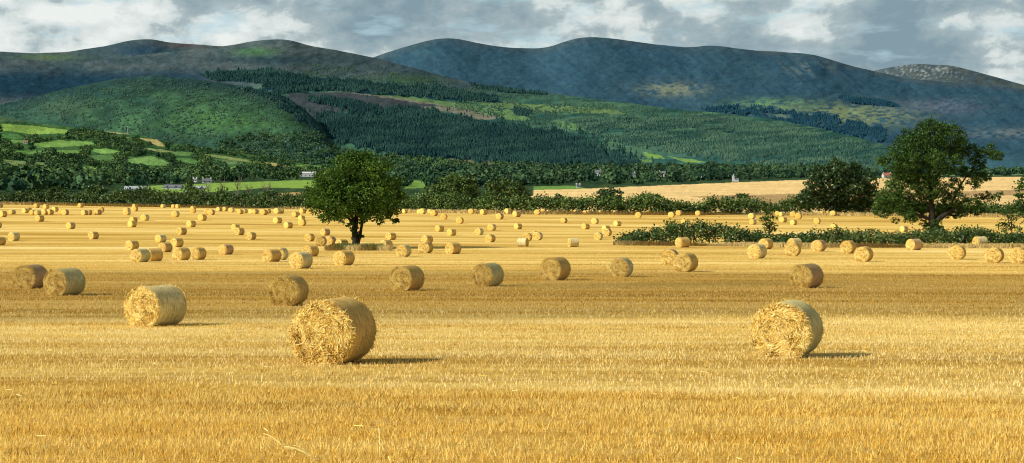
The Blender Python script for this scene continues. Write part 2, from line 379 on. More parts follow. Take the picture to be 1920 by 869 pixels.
# farmland below it
FIELDS = [([(100, 283), (146, 281), (152, 287), (108, 289)], A(118, 156, 80)), ([(20, 262), (52, 264), (50, 269), (18, 268)], A(120, 158, 84)), ([(20, 283), (80, 282), (84, 288), (24, 290)], A(112, 150, 78)),
          ([(440, 312), (520, 320), (500, 324), (420, 318)], A(116, 154, 80)), ([(130, 314), (200, 312), (210, 319), (140, 320)], A(126, 160, 84)), ([(330, 284), (362, 286), (356, 293), (320, 291)], A(108, 146, 80)), ([(240, 319), (310, 320), (300, 325), (236, 324)], A(132, 162, 86)),
          ([(0, 232), (60, 236), (128, 244), (125, 251), (60, 252), (0, 244)], A(142, 176, 84)),
          ([(0, 247), (35, 252), (45, 260), (0, 262)], A(92, 136, 74)),
          ([(60, 270), (110, 263), (172, 266), (180, 271), (120, 276), (65, 277)], A(128, 166, 84)),
          ([(165, 281), (200, 279), (232, 286), (190, 289)], A(134, 176, 90)),
          ([(232, 299), (280, 292), (328, 309), (310, 312), (245, 307)], A(128, 168, 92)),
          ([(322, 298), (345, 296), (378, 304), (360, 308)], A(98, 140, 76)),
          ([(190, 244), (250, 246), (250, 252), (215, 252)], A(158, 160, 108)),
          ([(232, 257), (295, 262), (312, 276), (296, 274), (268, 262)], A(196, 178, 112)),
          ([(262, 277), (300, 280), (332, 286), (300, 286)], A(150, 166, 100)),
          ([(365, 288), (410, 291), (465, 300), (478, 306), (430, 300)], A(138, 150, 90)),
          ([(398, 298), (440, 302), (470, 310), (430, 308)], A(104, 130, 84)),
          ([(488, 303), (520, 307), (548, 314), (525, 316)], A(188, 172, 104)),
          ([(0, 299), (48, 303), (56, 312), (0, 309)], A(122, 142, 86)),
          ([(60, 304), (90, 306), (90, 313), (66, 312)], A(120, 140, 84)),
          ([(550, 310), (600, 308), (610, 316), (560, 318)], A(118, 160, 80)),
          ([(160, 290), (210, 292), (220, 300), (180, 300)], A(96, 132, 76)),
          ([(0, 216), (30, 222), (60, 230), (0, 228)], A(88, 116, 84))]
farm = Land([(-300, 200), (0, 217), (60, 230), (150, 240), (250, 252), (330, 270), (450, 287), (560, 306), (650, 318), (720, 330)], 348, 2000, 3400, 1.1, .012, 81, .8)
def p_farm(px, y, t):
    n = fbm(px/16, y/6, 3, 82); return mixc(A(48, 84, 54), A(84, 122, 66), n*1.6-.3)
farm.build('farmland', hill_mat('farmland_material', .05, .35), painter(p_farm, FIELDS, 1.2, 9), -300, 720, 700, 110)
# valley floor beyond the field
VF = [([(1000, 357), (1100, 354), (1200, 350), (1340, 344), (1500, 338), (1700, 334), (2300, 328), (2300, 400), (1450, 402), (900, 402), (900, 372), (1000, 368)], (.78, .54, .22)),
      ([(1290, 368), (1400, 366), (1560, 362), (1700, 362), (1920, 356), (1920, 366), (1700, 372), (1500, 392), (1440, 392), (1360, 376)], (.42, .28, .12)),
      ([(250, 350), (420, 343), (575, 338), (760, 336), (760, 346), (575, 354), (500, 352), (420, 360), (280, 364)], A(140, 172, 78)),
      ([(760, 338), (800, 340), (800, 352), (760, 354)], A(124, 160, 76)),
      ([(1000, 350), (1080, 349), (1100, 354), (1000, 357)], A(112, 150, 74)),
      ([(520, 362), (575, 360), (575, 368), (520, 368)], A(190, 160, 100)),
      ([(1750, 326), (2300, 322), (2300, 326), (1750, 330)], A(130, 160, 110))]
val = Land([(-300, 322), (0, 320), (600, 318), (1000, 316), (1500, 318), (1700, 325), (1920, 324), (2300, 320)], lambda px: edge_y(px)+1.0,
           lambda px: np.interp(px, np.linspace(-320, 2320, 40), [ray(x, edge_y(x)+.6)[1] for x in np.linspace(-320, 2320, 40)]), 3000, 2.0, 0, 91, .2)
def p_val(px, y, t):
    n = fbm(px/20, y/4, 3, 92); return mixc(A(44, 68, 46), A(76, 98, 62), n*1.5-.3)
def valley_mat():
    t = NT('valley_material'); p = t.pos(); c = t.attr('land', 'Color')
    n1 = t.noise(t.mapping(p, (.01, .03, 1)), 1.0, 5, .6); n2 = t.noise(p, .25, 4, .7)
    k = t.math('MULTIPLY_ADD', n1, .9, t.math('MULTIPLY_ADD', n2, .4, .35))
    c = t.mix(1.0, c, t.n('ShaderNodeCombineXYZ', {0: k, 1: k, 2: k}).outputs[0], 'MULTIPLY')
    return t.out(t.diffuse(c))
val.build('valley_floor', valley_mat(), painter(p_val, VF, 1.0, 20, .15), -320, 2320, 1000, 120)

# ------------------------------------------------------------------ leaves
def leafquads(P, N, size, rg, tint, flat=.5, asp=.7):
    n = len(P); r = rg.normal(size=(n, 3)); r /= np.linalg.norm(r, axis=1)[:, None]
    nn = N*flat+r; nn /= np.linalg.norm(nn, axis=1)[:, None]+1e-9
    t = np.cross(nn, rg.normal(size=(n, 3))); t /= np.linalg.norm(t, axis=1)[:, None]+1e-9; b = np.cross(nn, t)
    s = (size*rg.uniform(.6, 1.35, n))[:, None]
    V = np.stack([P-t*s*.5, P-b*s*.5*asp+t*s*.05, P+t*s*.5, P+b*s*.5*asp-t*s*.08], 1).reshape(-1, 3)
    Q = np.arange(n*4).reshape(-1, 4)
    return V, Q, np.repeat(tint, 4)
def crown_points(lobes, dens, rg, clump=.16, per=14, inner=.35):
    """lobes: (c, r) with r a 3-vector; leaves gathered in clumps on and inside the lobes"""
    Ps, Ns, Ts = [], [], []
    for c, r in lobes:
        c = np.asarray(c, float); r = np.asarray(r, float); area = (r[0]*r[2]+r[0]*r[1]+r[1]*r[2])*4
        k = max(3, int(area*dens/per))
        u = rg.normal(size=(k, 3)); u /= np.linalg.norm(u, axis=1)[:, None]
        rad = np.where(rg.random(k) < inner, rg.uniform(.35, .85, k), rg.uniform(.82, 1.08, k))
        cc = c+u*r*rad[:, None]
        sp = clump*r.mean()+.12
        P = (cc[:, None]+rg.normal(size=(k, per, 3))*sp*np.array([1, 1, .6])).reshape(-1, 3)
        N = np.repeat(u/np.maximum(r, .1)*r.mean(), per, 0)
        tc = np.repeat(np.clip(.45+rg.normal(size=k)*.2, 0, 1), per); t = np.clip(tc+rg.normal(size=len(tc))*.16, 0, 1)
        Ps.append(P); Ns.append(N); Ts.append(t)
    return np.concatenate(Ps), np.concatenate(Ns), np.concatenate(Ts)
def bez(a, b, c, n=8):
    t = np.linspace(0, 1, n)[:, None]; return (1-t)**2*a+2*t*(1-t)*b+t*t*c
GREEN_A = leaf_mat('tree_leaves', (.008, .028, .008), (.115, .228, .026), .28, (.16, .27, .035), .008)
GREEN_O = leaf_mat('oak_leaves', (.008, .026, .008), (.090, .178, .030), .2, None, .008)
GREEN_D = leaf_mat('dark_leaves', (.008, .028, .010), (.072, .13, .034), .12)
GREEN_H = leaf_mat('hedge_leaves', (.018, .045, .010), (.17, .27, .05), .22, (.22, .29, .07))
GREEN_HD = leaf_mat('dark_hedge_leaves', (.012, .034, .010), (.12, .20, .042), .15, (.16, .21, .055))  # darker green than the other hedge leaves
GREEN_W = leaf_mat('wood_leaves', (.012, .036, .020), (.12, .20, .062), .05, None, .0)
GREEN_V = leaf_mat('valley_leaves', (.012, .040, .028), (.085, .15, .062), .05, None, .0)
GREEN_L = leaf_mat('light_wood_leaves', (.020, .055, .032), (.11, .20, .085), .05, None, .0)
GREEN_C = leaf_mat('conifer_needles', (.014, .044, .044), (.032, .082, .066), .0, None, .0)
GREEN_P = leaf_mat('plantation_needles', (.026, .072, .058), (.080, .150, .095), .0, None, .0)
BARK = bark_mat('bark', (.04, .034, .026)); DEAD = bark_mat('dead_wood', (.26, .20, .14))

def make_tree(name, base, lobes, leaf, size, dens, limbs, trunk_r, label, cat='tree', group=None, seed=1, per=14, clump=.16, inner=.35, bark=BARK):
    """base xyz; lobes and limbs in metres relative to it"""
    rg = np.random.default_rng(seed)
    root = empty(name, base); tag(root, label, cat, group)
    m = MB()
    for pts, r0, r1 in limbs:
        P = np.array(pts, float)
        if len(P) == 3: P = bez(*P, n=9)
        P = P+np.array([0, 0, 0])+rg.normal(size=P.shape)*.04*(np.arange(len(P)) > 0)[:, None]
        m.tube(P, np.linspace(r0, r1, len(P)), 8)
    m.build('trunk', bark, root, True)
    P, N, T = crown_points(lobes, dens, rg, clump, per, inner)
    V, Q, t = leafquads(P, N, size, rg, T)
    link('crown', build_mesh('crown', V, Q, leaf, False, {'tint': t}), root)
    return root

def px_lobes(bx, by, s, L, rg, dep=1.0):
    """lobe list given as offsets measured on the tree's own elevation (left-right, up) in 1/s metres"""
    out = []
    for q in L:
        x, y, r = q[:3]; dy = q[3] if len(q) > 3 else rg.uniform(-1, 1)*dep
        out.append((((x-bx)/s, dy, (by-y)/s), np.array([r/s, r/s*.95, r/s*.85])))
    return out
# --- the round tree standing alone in the field
rg = np.random.default_rng(3)
bx, by = 668, 466; X, Y, Z = ray(bx, by); s = F/Y
L = [(668, 322, 36, -1), (628, 335, 36, -1.5), (708, 332, 36, -1), (612, 366, 32, -1), (650, 372, 40, -2.6), (700, 368, 42, -2.4), (733, 358, 24, 0), (594, 384, 20, 0),
     (618, 398, 19, -1), (645, 404, 14, -2), (694, 400, 20, -2), (728, 392, 22, 0), (738, 408, 9, .5), (606, 410, 8, .6), (684, 304, 22, 0), (645, 303, 20, 0), (590, 358, 16, 0), (632, 404, 10, 1),
     (668, 330, 40, 2.5), (625, 360, 36, 2.5), (712, 362, 36, 2.5), (668, 385, 30, 3), (668, 350, 40, 0), (740, 338, 12, 0), (604, 330, 12, 0), (668, 292, 12, 0), (712, 412, 8, -1), (655, 420, 7, -1), (664, 432, 8, -.3), (676, 440, 5, 0), (661, 446, 6, 0), (672, 415, 9, 0), (750, 366, 12, 0), (580, 376, 10, 0)]
lob = px_lobes(bx, by, s, L, rg)
def lm(x0, y0, x1, y1, x2, y2, d1, d2, r0, r1): return ([((x0-bx)/s, 0, (by-y0)/s), ((x1-bx)/s, d1, (by-y1)/s), ((x2-bx)/s, d2, (by-y2)/s)], r0, r1)
limbs = [lm(668, 470, 664, 440, 667, 410, 0, 0, .42, .30), lm(667, 440, 664, 395, 640, 345, 0, -1, .26, .06), lm(671, 455, 680, 420, 684, 380, 0, -.5, .22, .1), lm(684, 392, 690, 360, 715, 330, 0, 1, .14, .05),
         lm(665, 420, 640, 390, 608, 380, 0, 0, .18, .05), lm(667, 415, 668, 370, 668, 310, 1, 1, .24, .05), lm(684, 390, 710, 385, 735, 370, 0, 0, .12, .04), lm(660, 400, 650, 380, 600, 350, 1, 2, .14, .04)]
make_tree('round_tree', (X, Y, Z-.1), lob, GREEN_A, .27, 44, limbs, .4, 'broad round leafy tree standing alone in the stubble field among the bales', seed=5, per=18, clump=.10)
# --- the tall spreading tree on the right
bx, by = 1752, 442; X, Y, Z = ray(bx, by); s = F/Y; rg = np.random.default_rng(8)
L = [(1745, 252, 30), (1712, 262, 26), (1778, 256, 28), (1748, 236, 16), (1800, 275, 22), (1690, 282, 22), (1725, 292, 26), (1764, 282, 20), (1676, 300, 20), (1655, 298, 11), (1652, 302, 9), (1700, 318, 24), (1736, 326, 24), (1775, 316, 14),
     (1826, 284, 17), (1850, 280, 15), (1866, 290, 13), (1836, 304, 15), (1812, 322, 12), (1838, 332, 14), (1856, 330, 9), (1820, 342, 12), (1684, 340, 14), (1712, 350, 18), (1745, 352, 18), (1782, 346, 16), (1672, 372, 15), (1690, 384, 18), (1660, 390, 18),
     (1650, 372, 9), (1716, 380, 18), (1790, 372, 16), (1820, 376, 14), (1848, 368, 12), (1866, 364, 8), (1804, 392, 14), (1832, 392, 11), (1775, 396, 14), (1722, 400, 16), (1700, 404, 12), (1686, 414, 6), (1756, 408, 12), (1750, 424, 9), (1758, 432, 8), (1746, 434, 7), (1795, 404, 8), (1740, 380, 16), (1765, 365, 14), (1738, 364, 14), (1690, 362, 12), (1752, 418, 10, -1.6), (1745, 430, 8, -1.4), (1758, 428, 8, -1.4), (1754, 440, 8, -1.2), (1735, 418, 8, 1), (1770, 384, 12),
     (1760, 300, 20, 4), (1720, 300, 22, 4), (1745, 270, 26, 4), (1735, 340, 22, 4), (1700, 330, 18, 4), (1745, 300, 22, -4), (1700, 300, 18, -4), (1790, 300, 14, -3)]
lob = px_lobes(bx, by, s, L, rg, 3.0)
limbs = [lm(1752, 446, 1750, 430, 1752, 408, 0, 0, 1.0, .75), lm(1753, 415, 1775, 395, 1806, 376, -1, -1, .5, .2), lm(1800, 378, 1830, 370, 1850, 366, -1, -1, .25, .06), lm(1751, 415, 1742, 370, 1744, 330, 0, 0, .6, .3), lm(1744, 335, 1740, 290, 1748, 245, 0, 0, .3, .07),
         lm(1750, 412, 1720, 400, 1690, 392, 0, 0, .35, .08), lm(1744, 350, 1770, 310, 1790, 270, -1, -1, .28, .06), lm(1744, 340, 1710, 315, 1668, 302, 0, 0, .26, .05), lm(1780, 390, 1800, 340, 1840, 300, 1, 1, .25, .06), lm(1775, 400, 1795, 405, 1815, 400, 0, 0, .2, .05), lm(1812, 330, 1835, 310, 1860, 290, 1, 1, .15, .04), lm(1730, 400, 1700, 375, 1680, 350, 1, 1, .2, .05)]
make_tree('tall_tree', (X, Y, Z-.2), [(c, q*1.05) for c, q in lob], GREEN_O, .28, 41, limbs, .8, 'tallest spreading tree with open crown and ivy covered trunk rising from the right hedge', seed=6, per=18, clump=.085, inner=.25)
# --- generic tree from an outline on its elevation
def px_tree(name, bx, by, d, L, leaf, size, dens, label, dep=2.0, seed=1, cat='tree', group=None, trunk=.35, low=0, per=14, clump=.16):
    global tree_count
    if d is None: X, Y, Z = ray(bx, by)
    else:
        X, Y, Z = pt(bx, by, d)
    s = F/Y; rg = np.random.default_rng(seed); lob = px_lobes(bx, by, s, L, rg, dep); dens *= 2.0 if name != 'dark_tree' else 1
    top = max(l[0][2] for l in lob)
    limbs = [([(0, 0, -.4), (.1, 0, top*.5), (0, 0, top*.85)], trunk, trunk*.3)]
    for c, r in lob[:8]: limbs.append(([(0, 0, top*.25), (c[0]*.5, c[1]*.5, top*.3+c[2]*.3), (c[0], c[1], c[2])], trunk*.45, .05))
    return make_tree(name, (X, Y, Z), lob, leaf, size, dens, limbs, trunk, label, cat, group, seed, per, clump)
px_tree('dark_tree', 1572, 400, 500, [(1565, 325, 26), (1540, 330, 22), (1600, 328, 24), (1522, 345, 18), (1625, 340, 18), (1570, 312, 16), (1555, 350, 26), (1595, 352, 26), (1632, 355, 16), (1516, 362, 14), (1530, 375, 18), (1570, 375, 24), (1612, 375, 22), (1640, 368, 12), (1500, 374, 10), (1568, 304, 8), (1605, 314, 10)],
        GREEN_D, .7, 8, 'dense dark broad tree with a flat domed crown left of the tallest tree', 3, 11, trunk=.6)
px_tree('tree', 1668, 398, 470, [(1665, 352, 16), (1682, 360, 14), (1655, 370, 16), (1676, 378, 18), (1660, 388, 14), (1690, 386, 12), (1648, 384, 10), (1672, 340, 10)], GREEN_H, .6, 4, 'mid green tree filling the gap between dark domed tree and tallest tree', 2, 12)
px_tree('tree', 1896, 444, None, [(1892, 425, 14), (1878, 420, 9), (1900, 410, 12), (1886, 404, 8), (1904, 428, 10), (1890, 396, 5), (1882, 434, 8), (1908, 400, 7)], GREEN_O, .32, 6, 'small ragged tree growing out of the hedge near the right edge', 1.2, 13, trunk=.12)
px_tree('tree', 1930, 440, 330, [(1915, 360, 12), (1908, 372, 10), (1930, 350, 18), (1918, 386, 14), (1935, 380, 20), (1910, 392, 8), (1925, 338, 10), (1945, 400, 20), (1930, 410, 16)], GREEN_O, .4, 6, 'dark tree cut off by the right edge of the picture', 2, 14)
px_tree('young_tree', 1442, 442, None, [(1441, 404, 9), (1436, 412, 9), (1448, 415, 9), (1440, 422, 9), (1450, 427, 8), (1434, 430, 7), (1444, 436, 9), (1430, 408, 5), (1452, 406, 5), (1440, 398, 4)], GREEN_O, .3, 8, 'young dark leafy tree with a pear shaped crown rising from the low hedge', .8, 15, trunk=.12)
px_tree('sapling', 1261, 436, None, [(1258, 414, 5), (1253, 420, 6), (1266, 418, 6), (1260, 424, 7), (1270, 424, 5), (1250, 427, 5), (1264, 429, 6)], GREEN_A, .3, 5, 'sparse sapling sticking up at the left part of the low hedge', .5, 16, trunk=.08)
px_tree('bush', 1143, 398, 580, [(1143, 362, 14), (1130, 366, 12), (1156, 367, 12), (1122, 372, 8), (1143, 375, 18), (1162, 374, 8), (1143, 385, 16)], GREEN_D, .8, 3, 'rounded dark bush above the far hedge in front of the golden field', 2, 17, cat='bush')
px_tree('bush', 1047, 396, 600, [(1047, 366, 6), (1043, 373, 7), (1052, 374, 6), (1047, 382, 8)], GREEN_D, .7, 3, 'small pointed dark bush poking above the far hedge before the golden field', 1, 18, cat='bush')
px_tree('tree', 850, 400, 610, [(850, 340, 16), (830, 348, 16), (868, 345, 18), (812, 356, 12), (850, 360, 22), (880, 358, 18), (825, 368, 18), (800, 366, 10), (790, 372, 8), (862, 375, 20), (890, 372, 12), (876, 336, 8)], GREEN_H, .7, 4, 'bright green spreading tree behind the hedge right of the round tree', 3, 19, trunk=.4)
px_tree('tree', 950, 400, 625, [(945, 348, 16), (925, 352, 13), (965, 352, 14), (985, 362, 10), (940, 365, 20), (970, 370, 18), (992, 374, 8), (915, 345, 9), (920, 372, 14)], GREEN_HD, .75, 3.6, 'darker rounded tree joined to the bright green tree behind the hedge', 3, 20, trunk=.4)
px_tree('tree', 357, 386, 585, [(357, 340, 6), (353, 348, 8), (362, 352, 7), (356, 360, 9), (360, 368, 8), (352, 374, 7)], GREEN_H, .6, 5, 'slim yellow green tree rising from the left hedge beside the white farmhouse', 1.2, 21, trunk=.2)
px_tree('tree', 183, 384, 590, [(183, 352, 12), (170, 356, 9), (194, 360, 10), (180, 366, 14), (165, 370, 8)], GREEN_HD, .8, 3.2, 'dark rounded tree growing from the left end hedge', 2, 22)
px_tree('tree', 105, 384, 592, [(105, 355, 9), (95, 360, 9), (116, 361, 9), (106, 368, 12)], GREEN_HD, .8, 3.2, 'low tree in the left hedge, left of the dark rounded tree', 2, 23)
px_tree('bush', 1215, 400, 575, [(1215, 372, 12), (1200, 376, 10), (1232, 376, 12), (1250, 380, 10), (1215, 385, 16)], GREEN_H, .7, 3.4, 'broad bright bush in the far hedge right of the rounded dark bush', 2, 24, cat='bush')
px_tree('bush', 1388, 400, 560, [(1388, 374, 12), (1370, 378, 10), (1404, 378, 10), (1388, 386, 14), (1355, 384, 8), (1430, 384, 7), (1418, 386, 7)], GREEN_HD, .7, 3.4, 'dark bush in the far hedge at the edge of the brown strip', 2, 25, cat='bush')
# bare dead trees in the left hedge
def dead_tree(px, top, d, seed, label):
    X, Y, Z = pt(px, 384, d); rg = np.random.default_rng(seed); s = F/Y; h = (384-top)/s
    root = empty('dead_tree', (X, Y, Z)); tag(root, label, 'dead tree')
    m = MB(); m.tube(bez(np.array([0, 0, -.3]), np.array([.1, 0, h*.4]), np.array([rg.uniform(-.3, .3), 0, h*.8])), np.linspace(.22, .1, 8), 6); m.build('trunk', DEAD, root, True)
    for k in range(9):
        z0 = h*rg.uniform(.3, .75); a = rg.uniform(0, 6.28); l = h*rg.uniform(.25, .5)
        m = MB(); e = np.array([math.cos(a)*l*.55, math.sin(a)*l*.55, z0+l*.9]); m.tube(bez(np.array([0, 0, z0]), np.array([e[0]*.7, e[1]*.7, z0+l*.2]), e), np.linspace(.1, .03, 8), 5)
        for q in range(3):
            f = rg.uniform(.4, .9); b0 = np.array([e[0]*f, e[1]*f, z0+(e[2]-z0)*f*f+.1]); m.tube(np.array([b0, b0+rg.normal(size=3)*[.5, .5, .3]+[0, 0, .5]]), [.05, .02], 4)
        m.build('branch', DEAD, root, True)
dead_tree(445, 336, 583, 1, 'bare pale dead tree in the left hedge, the tallest of the dead ones')
dead_tree(418, 340, 583, 2, 'bare dead tree just left of the tallest dead one in the hedge')
dead_tree(468, 344, 583, 3, 'bare dead tree in the hedge midway between tallest dead one and round tree')
dead_tree(500, 342, 583, 4, 'bare dead tree standing nearest the round tree in the left hedge')
dead_tree(389, 342, 583, 5, 'bare dead tree leftmost of those beside the slim yellow green tree')

# ------------------------------------------------------------------ hedges
def hedge(name, prof, label, leaf, size, dens, depth, seed, dfix=None, low=0.0, cat='hedge', group=None):
    """prof: (x, foot y, top y) along the hedge"""
    rg = np.random.default_rng(seed); xs = np.array([p[0] for p in prof], float)
    px = np.linspace(xs[0], xs[-1], 90); fy = np.interp(px, xs, [p[1] for p in prof]); ty = np.interp(px, xs, [p[2] for p in prof])
    G = np.array([ray(a, b) for a, b in zip(px, fy)]); H = (fy-ty)*G[:, 1]/F
    seg = np.hypot(np.diff(G[:, 0]), np.diff(G[:, 1])); length = seg.sum()
    o0 = G[len(G)//2]; root = empty(name, tuple(o0)); tag(root, label, cat, group)
    per = 12; k = int(length*dens*H.mean()/per)
    u = rg.random(k)*(len(px)-1); i = u.astype(int); f = (u-i)[:, None]; B = G[i]*(1-f)+G[np.minimum(i+1, len(G)-1)]*f; h = np.interp(u, np.arange(len(px)), H)
    lump = .35+1.25*fbm(B[:, 0]/4.5, B[:, 0]*0+seed, 3, seed)
    h = h*lump; a = rg.random(k)                      # front, top or back
    w = np.sqrt(rg.random(k)); ang = a*math.pi
    yy = -np.cos(ang)*depth*.5*(.8+.3*w); zz = (np.sin(ang)**.6)*h*(.35+.65*w)
    cc = B+np.stack([rg.normal(size=k)*.3, yy+depth*.5, zz+.1], -1)
    N = np.stack([rg.normal(size=k)*.3, -np.cos(ang), np.sin(ang)], -1)
    sp = size*.9
    P = (cc[:, None]+rg.normal(size=(k, per, 3))*sp).reshape(-1, 3); P[:, 2] = np.maximum(P[:, 2], np.repeat(B[:, 2], per)+.02)
    T = np.clip(np.repeat(np.clip(.42+rg.normal(size=k)*.22, 0, 1), per)+rg.normal(size=len(P))*.15, 0, 1)
    V, Q, t = leafquads(P-o0, np.repeat(N, per, 0), size, rg, T)
    link('foliage', build_mesh('foliage', V, Q, leaf, False, {'tint': t}), root)
    return root
hedge('hedge', [(-40, 381.5, 360), (60, 383, 363), (120, 384, 366), (200, 385.5, 362), (300, 387.5, 362), (420, 389.5, 360), (500, 391, 364), (560, 392, 368), (600, 392.5, 366)],
      'long dark hedge along the far edge of the field, left of the round tree', GREEN_HD, .62, 60, 5, 41)
hedge('hedge', [(738, 397, 374), (800, 398, 368), (860, 399, 372), (930, 400, 374), (1000, 400.5, 372), (1080, 401.5, 376), (1160, 402, 372), (1240, 402.5, 374), (1285, 402.5, 378)],
      'bright green hedge along the far field edge right of the round tree', GREEN_H, .58, 62, 5, 42)
hedge('hedge', [(1280, 402.5, 384), (1340, 402.5, 376), (1400, 402.8, 378), (1440, 403, 382), (1500, 403, 372), (1560, 403, 374), (1640, 403, 376), (1700, 403.5, 384), (1800, 404.5, 388), (1930, 406.5, 384)],
      'far hedge running beneath the dark domed tree and behind the tallest tree', GREEN_H, .58, 62, 4, 43)
hedge('hedge', [(1166, 458, 452), (1176, 458.5, 441), (1200, 459, 434), (1250, 459.5, 432), (1290, 460, 431), (1330, 460, 424), (1345, 460, 421), (1370, 461, 428), (1410, 461, 433), (1450, 461.5, 437), (1500, 462, 434), (1550, 462, 430), (1620, 463, 431), (1680, 463, 436), (1750, 463, 438), (1795, 463, 432), (1815, 463, 425), (1850, 463, 428), (1880, 463, 438), (1935, 463, 441)],
      'low bushy hedge in mid field running to the right edge below the tallest tree', GREEN_HD, .32, 170, 4, 44)

# dry grass: under the round tree, along the foot of the hedges
def grass_mat(name, a, b):
    t = NT(name); c = t.mix(t.attr('tint'), a, b); return t.out(t.diffuse(c))
DRY = grass_mat('dry_grass', (.20, .15, .05), (.62, .45, .17)); GRN = grass_mat('green_grass', (.05, .08, .02), (.22, .24, .07))
def blades(name, P, h, w, mat, seed, lean=.25, kind=None, label=None, parent=None, tint=None):
    rg = np.random.default_rng(seed); n = len(P); a = rg.uniform(0, 6.28, n); hh = h*rg.uniform(.55, 1.3, n); ww = w*rg.uniform(.7, 1.3, n)
    dx = np.stack([np.cos(a)*ww*.5, np.sin(a)*ww*.5, 0*a], -1)
    L = np.stack([rg.normal(size=n)*lean*hh, rg.normal(size=n)*lean*hh, hh], -1)
    V = np.stack([P-dx, P+dx, P+L+dx*.35, P+L-dx*.35], 1).reshape(-1, 3); Q = np.arange(4*n).reshape(-1, 4)
    T = rg.random(n) if tint is None else np.clip(tint+rg.normal(size=n)*.27, 0, 1)
    o = link(name, build_mesh(name, V, Q, mat, False, {'tint': np.repeat(T, 4)}), parent)
    return tag(o, label, 'grass' if kind == 'stuff' else None, None, kind)
def strip_pts(prof, n, spread, seed):
    rg = np.random.default_rng(seed); px = rg.uniform(prof[0][0], prof[-1][0], n); py = np.interp(px, [p[0] for p in prof], [p[1] for p in prof])
    gx = np.linspace(prof[0][0], prof[-1][0], 60); D = np.array([ray(a, b)[1] for a, b in zip(gx, np.interp(gx, [p[0] for p in prof], [p[1] for p in prof]))])
    d = np.interp(px, gx, D)+rg.normal(size=n)*spread; X = (px-CX)*d/F; return np.stack([X, d, gz(X, d)], -1)
blades('dry_grass', strip_pts([(1150, 459.5), (1300, 461), (1600, 464), (1935, 464.5)], 9000, 1.6, 1), .45, .10, DRY, 1, kind='stuff', label='dry straw coloured grass along the foot of the mid field hedge')
blades('dry_grass', strip_pts([(-30, 383), (250, 388), (560, 393), (760, 398.5), (1000, 402), (1300, 403.5), (1600, 404.5), (1930, 408)], 9000, 2.2, 2), .8, .25, DRY, 2, kind='stuff', label='dry grass along the foot of the far hedges')
gp = strip_pts([(628, 467.5), (720, 468.5)], 4200, 1.6, 3); gp = gp[fbm(gp[:, 0]/1.2, gp[:, 1]/1.2, 3, 3)+rng.normal(size=len(gp))*.1 > .5]
blades('grass_tuft', gp, .6, .06, GRN, 3, kind='stuff', label='tuft of tall weedy grass round the foot of the round tree')
blades('dry_grass', strip_pts([(608, 469), (735, 469.5)], 1300, 1.8, 4), .5, .07, DRY, 4, kind='stuff', label='tall dry grass round the foot of the round tree')

# ------------------------------------------------------------------ woods: far off, read as a mass
def clump_tree(n, rg, w=.5, h=1.0, conifer=False):
    if conifer:
        V = []; Q = []
        return None
def wood(name, land, P2, hgt, wid, leaf, label, seed, q=44, sz=.23):
    """P2: (px,py) of the tree feet on the land; a crown of q leaf clumps each"""
    rg = np.random.default_rng(seed); px, py = P2[:, 0], P2[:, 1]; B, t = land.at(px, py); n = len(B)
    H = hgt*rg.uniform(.45, 1.35, n)*(.75+.5*fbm(px/25, py/10, 2, seed)); W = wid*rg.uniform(.75, 1.25, n)
    u = rg.normal(size=(n, q, 3)); u /= np.linalg.norm(u, axis=2)[..., None]; rr = rg.uniform(.55, 1, (n, q, 1))
    P = B[:, None]+u*rr*np.stack([W, W, H*.45], -1)[:, None]*[.5, .5, 1]+np.stack([0*H, 0*H, H*.52], -1)[:, None]
    T = np.clip((.45+rg.normal(size=n)*.24+(fbm(px/40, py/9, 2, 14)-.5)*.8)[:, None]+rg.normal(size=(n, q))*.1+u[..., 2]*.1, 0, 1)
    S = np.repeat(W*sz, q)
    V, Q, tt = leafquads(P.reshape(-1, 3), u.reshape(-1, 3), S, rg, T.ravel(), flat=1.3, asp=.9)
    return tag(link(name, build_mesh(name, V, Q, leaf, False, {'tint': tt})), label, 'woodland', None, 'stuff')
def scatter(n, poly, rg, excl=(), f=None, wp=0):
    xs = [p[0] for p in poly]; ys = [p[1] for p in poly]; out = np.zeros((0, 2))
    while len(out) < n:
        p = np.stack([rg.uniform(min(xs), max(xs), n*2), rg.uniform(min(ys), max(ys), n*2)], -1); q = p+np.stack([(fbm(p[:, 0]/16, p[:, 1]/8, 3, 12)-.5)*6*wp, (fbm(p[:, 0]/16+9, p[:, 1]/8, 3, 13)-.5)*2.4*wp], -1); m = poly_mask(q[:, 0], q[:, 1], poly)
        for e in excl: m &= ~poly_mask(p[:, 0], p[:, 1], e)
        if f is not None: m &= f(p[:, 0], p[:, 1])
        out = np.concatenate([out, p[m]])
        if not m.any(): break
    return out[:n]
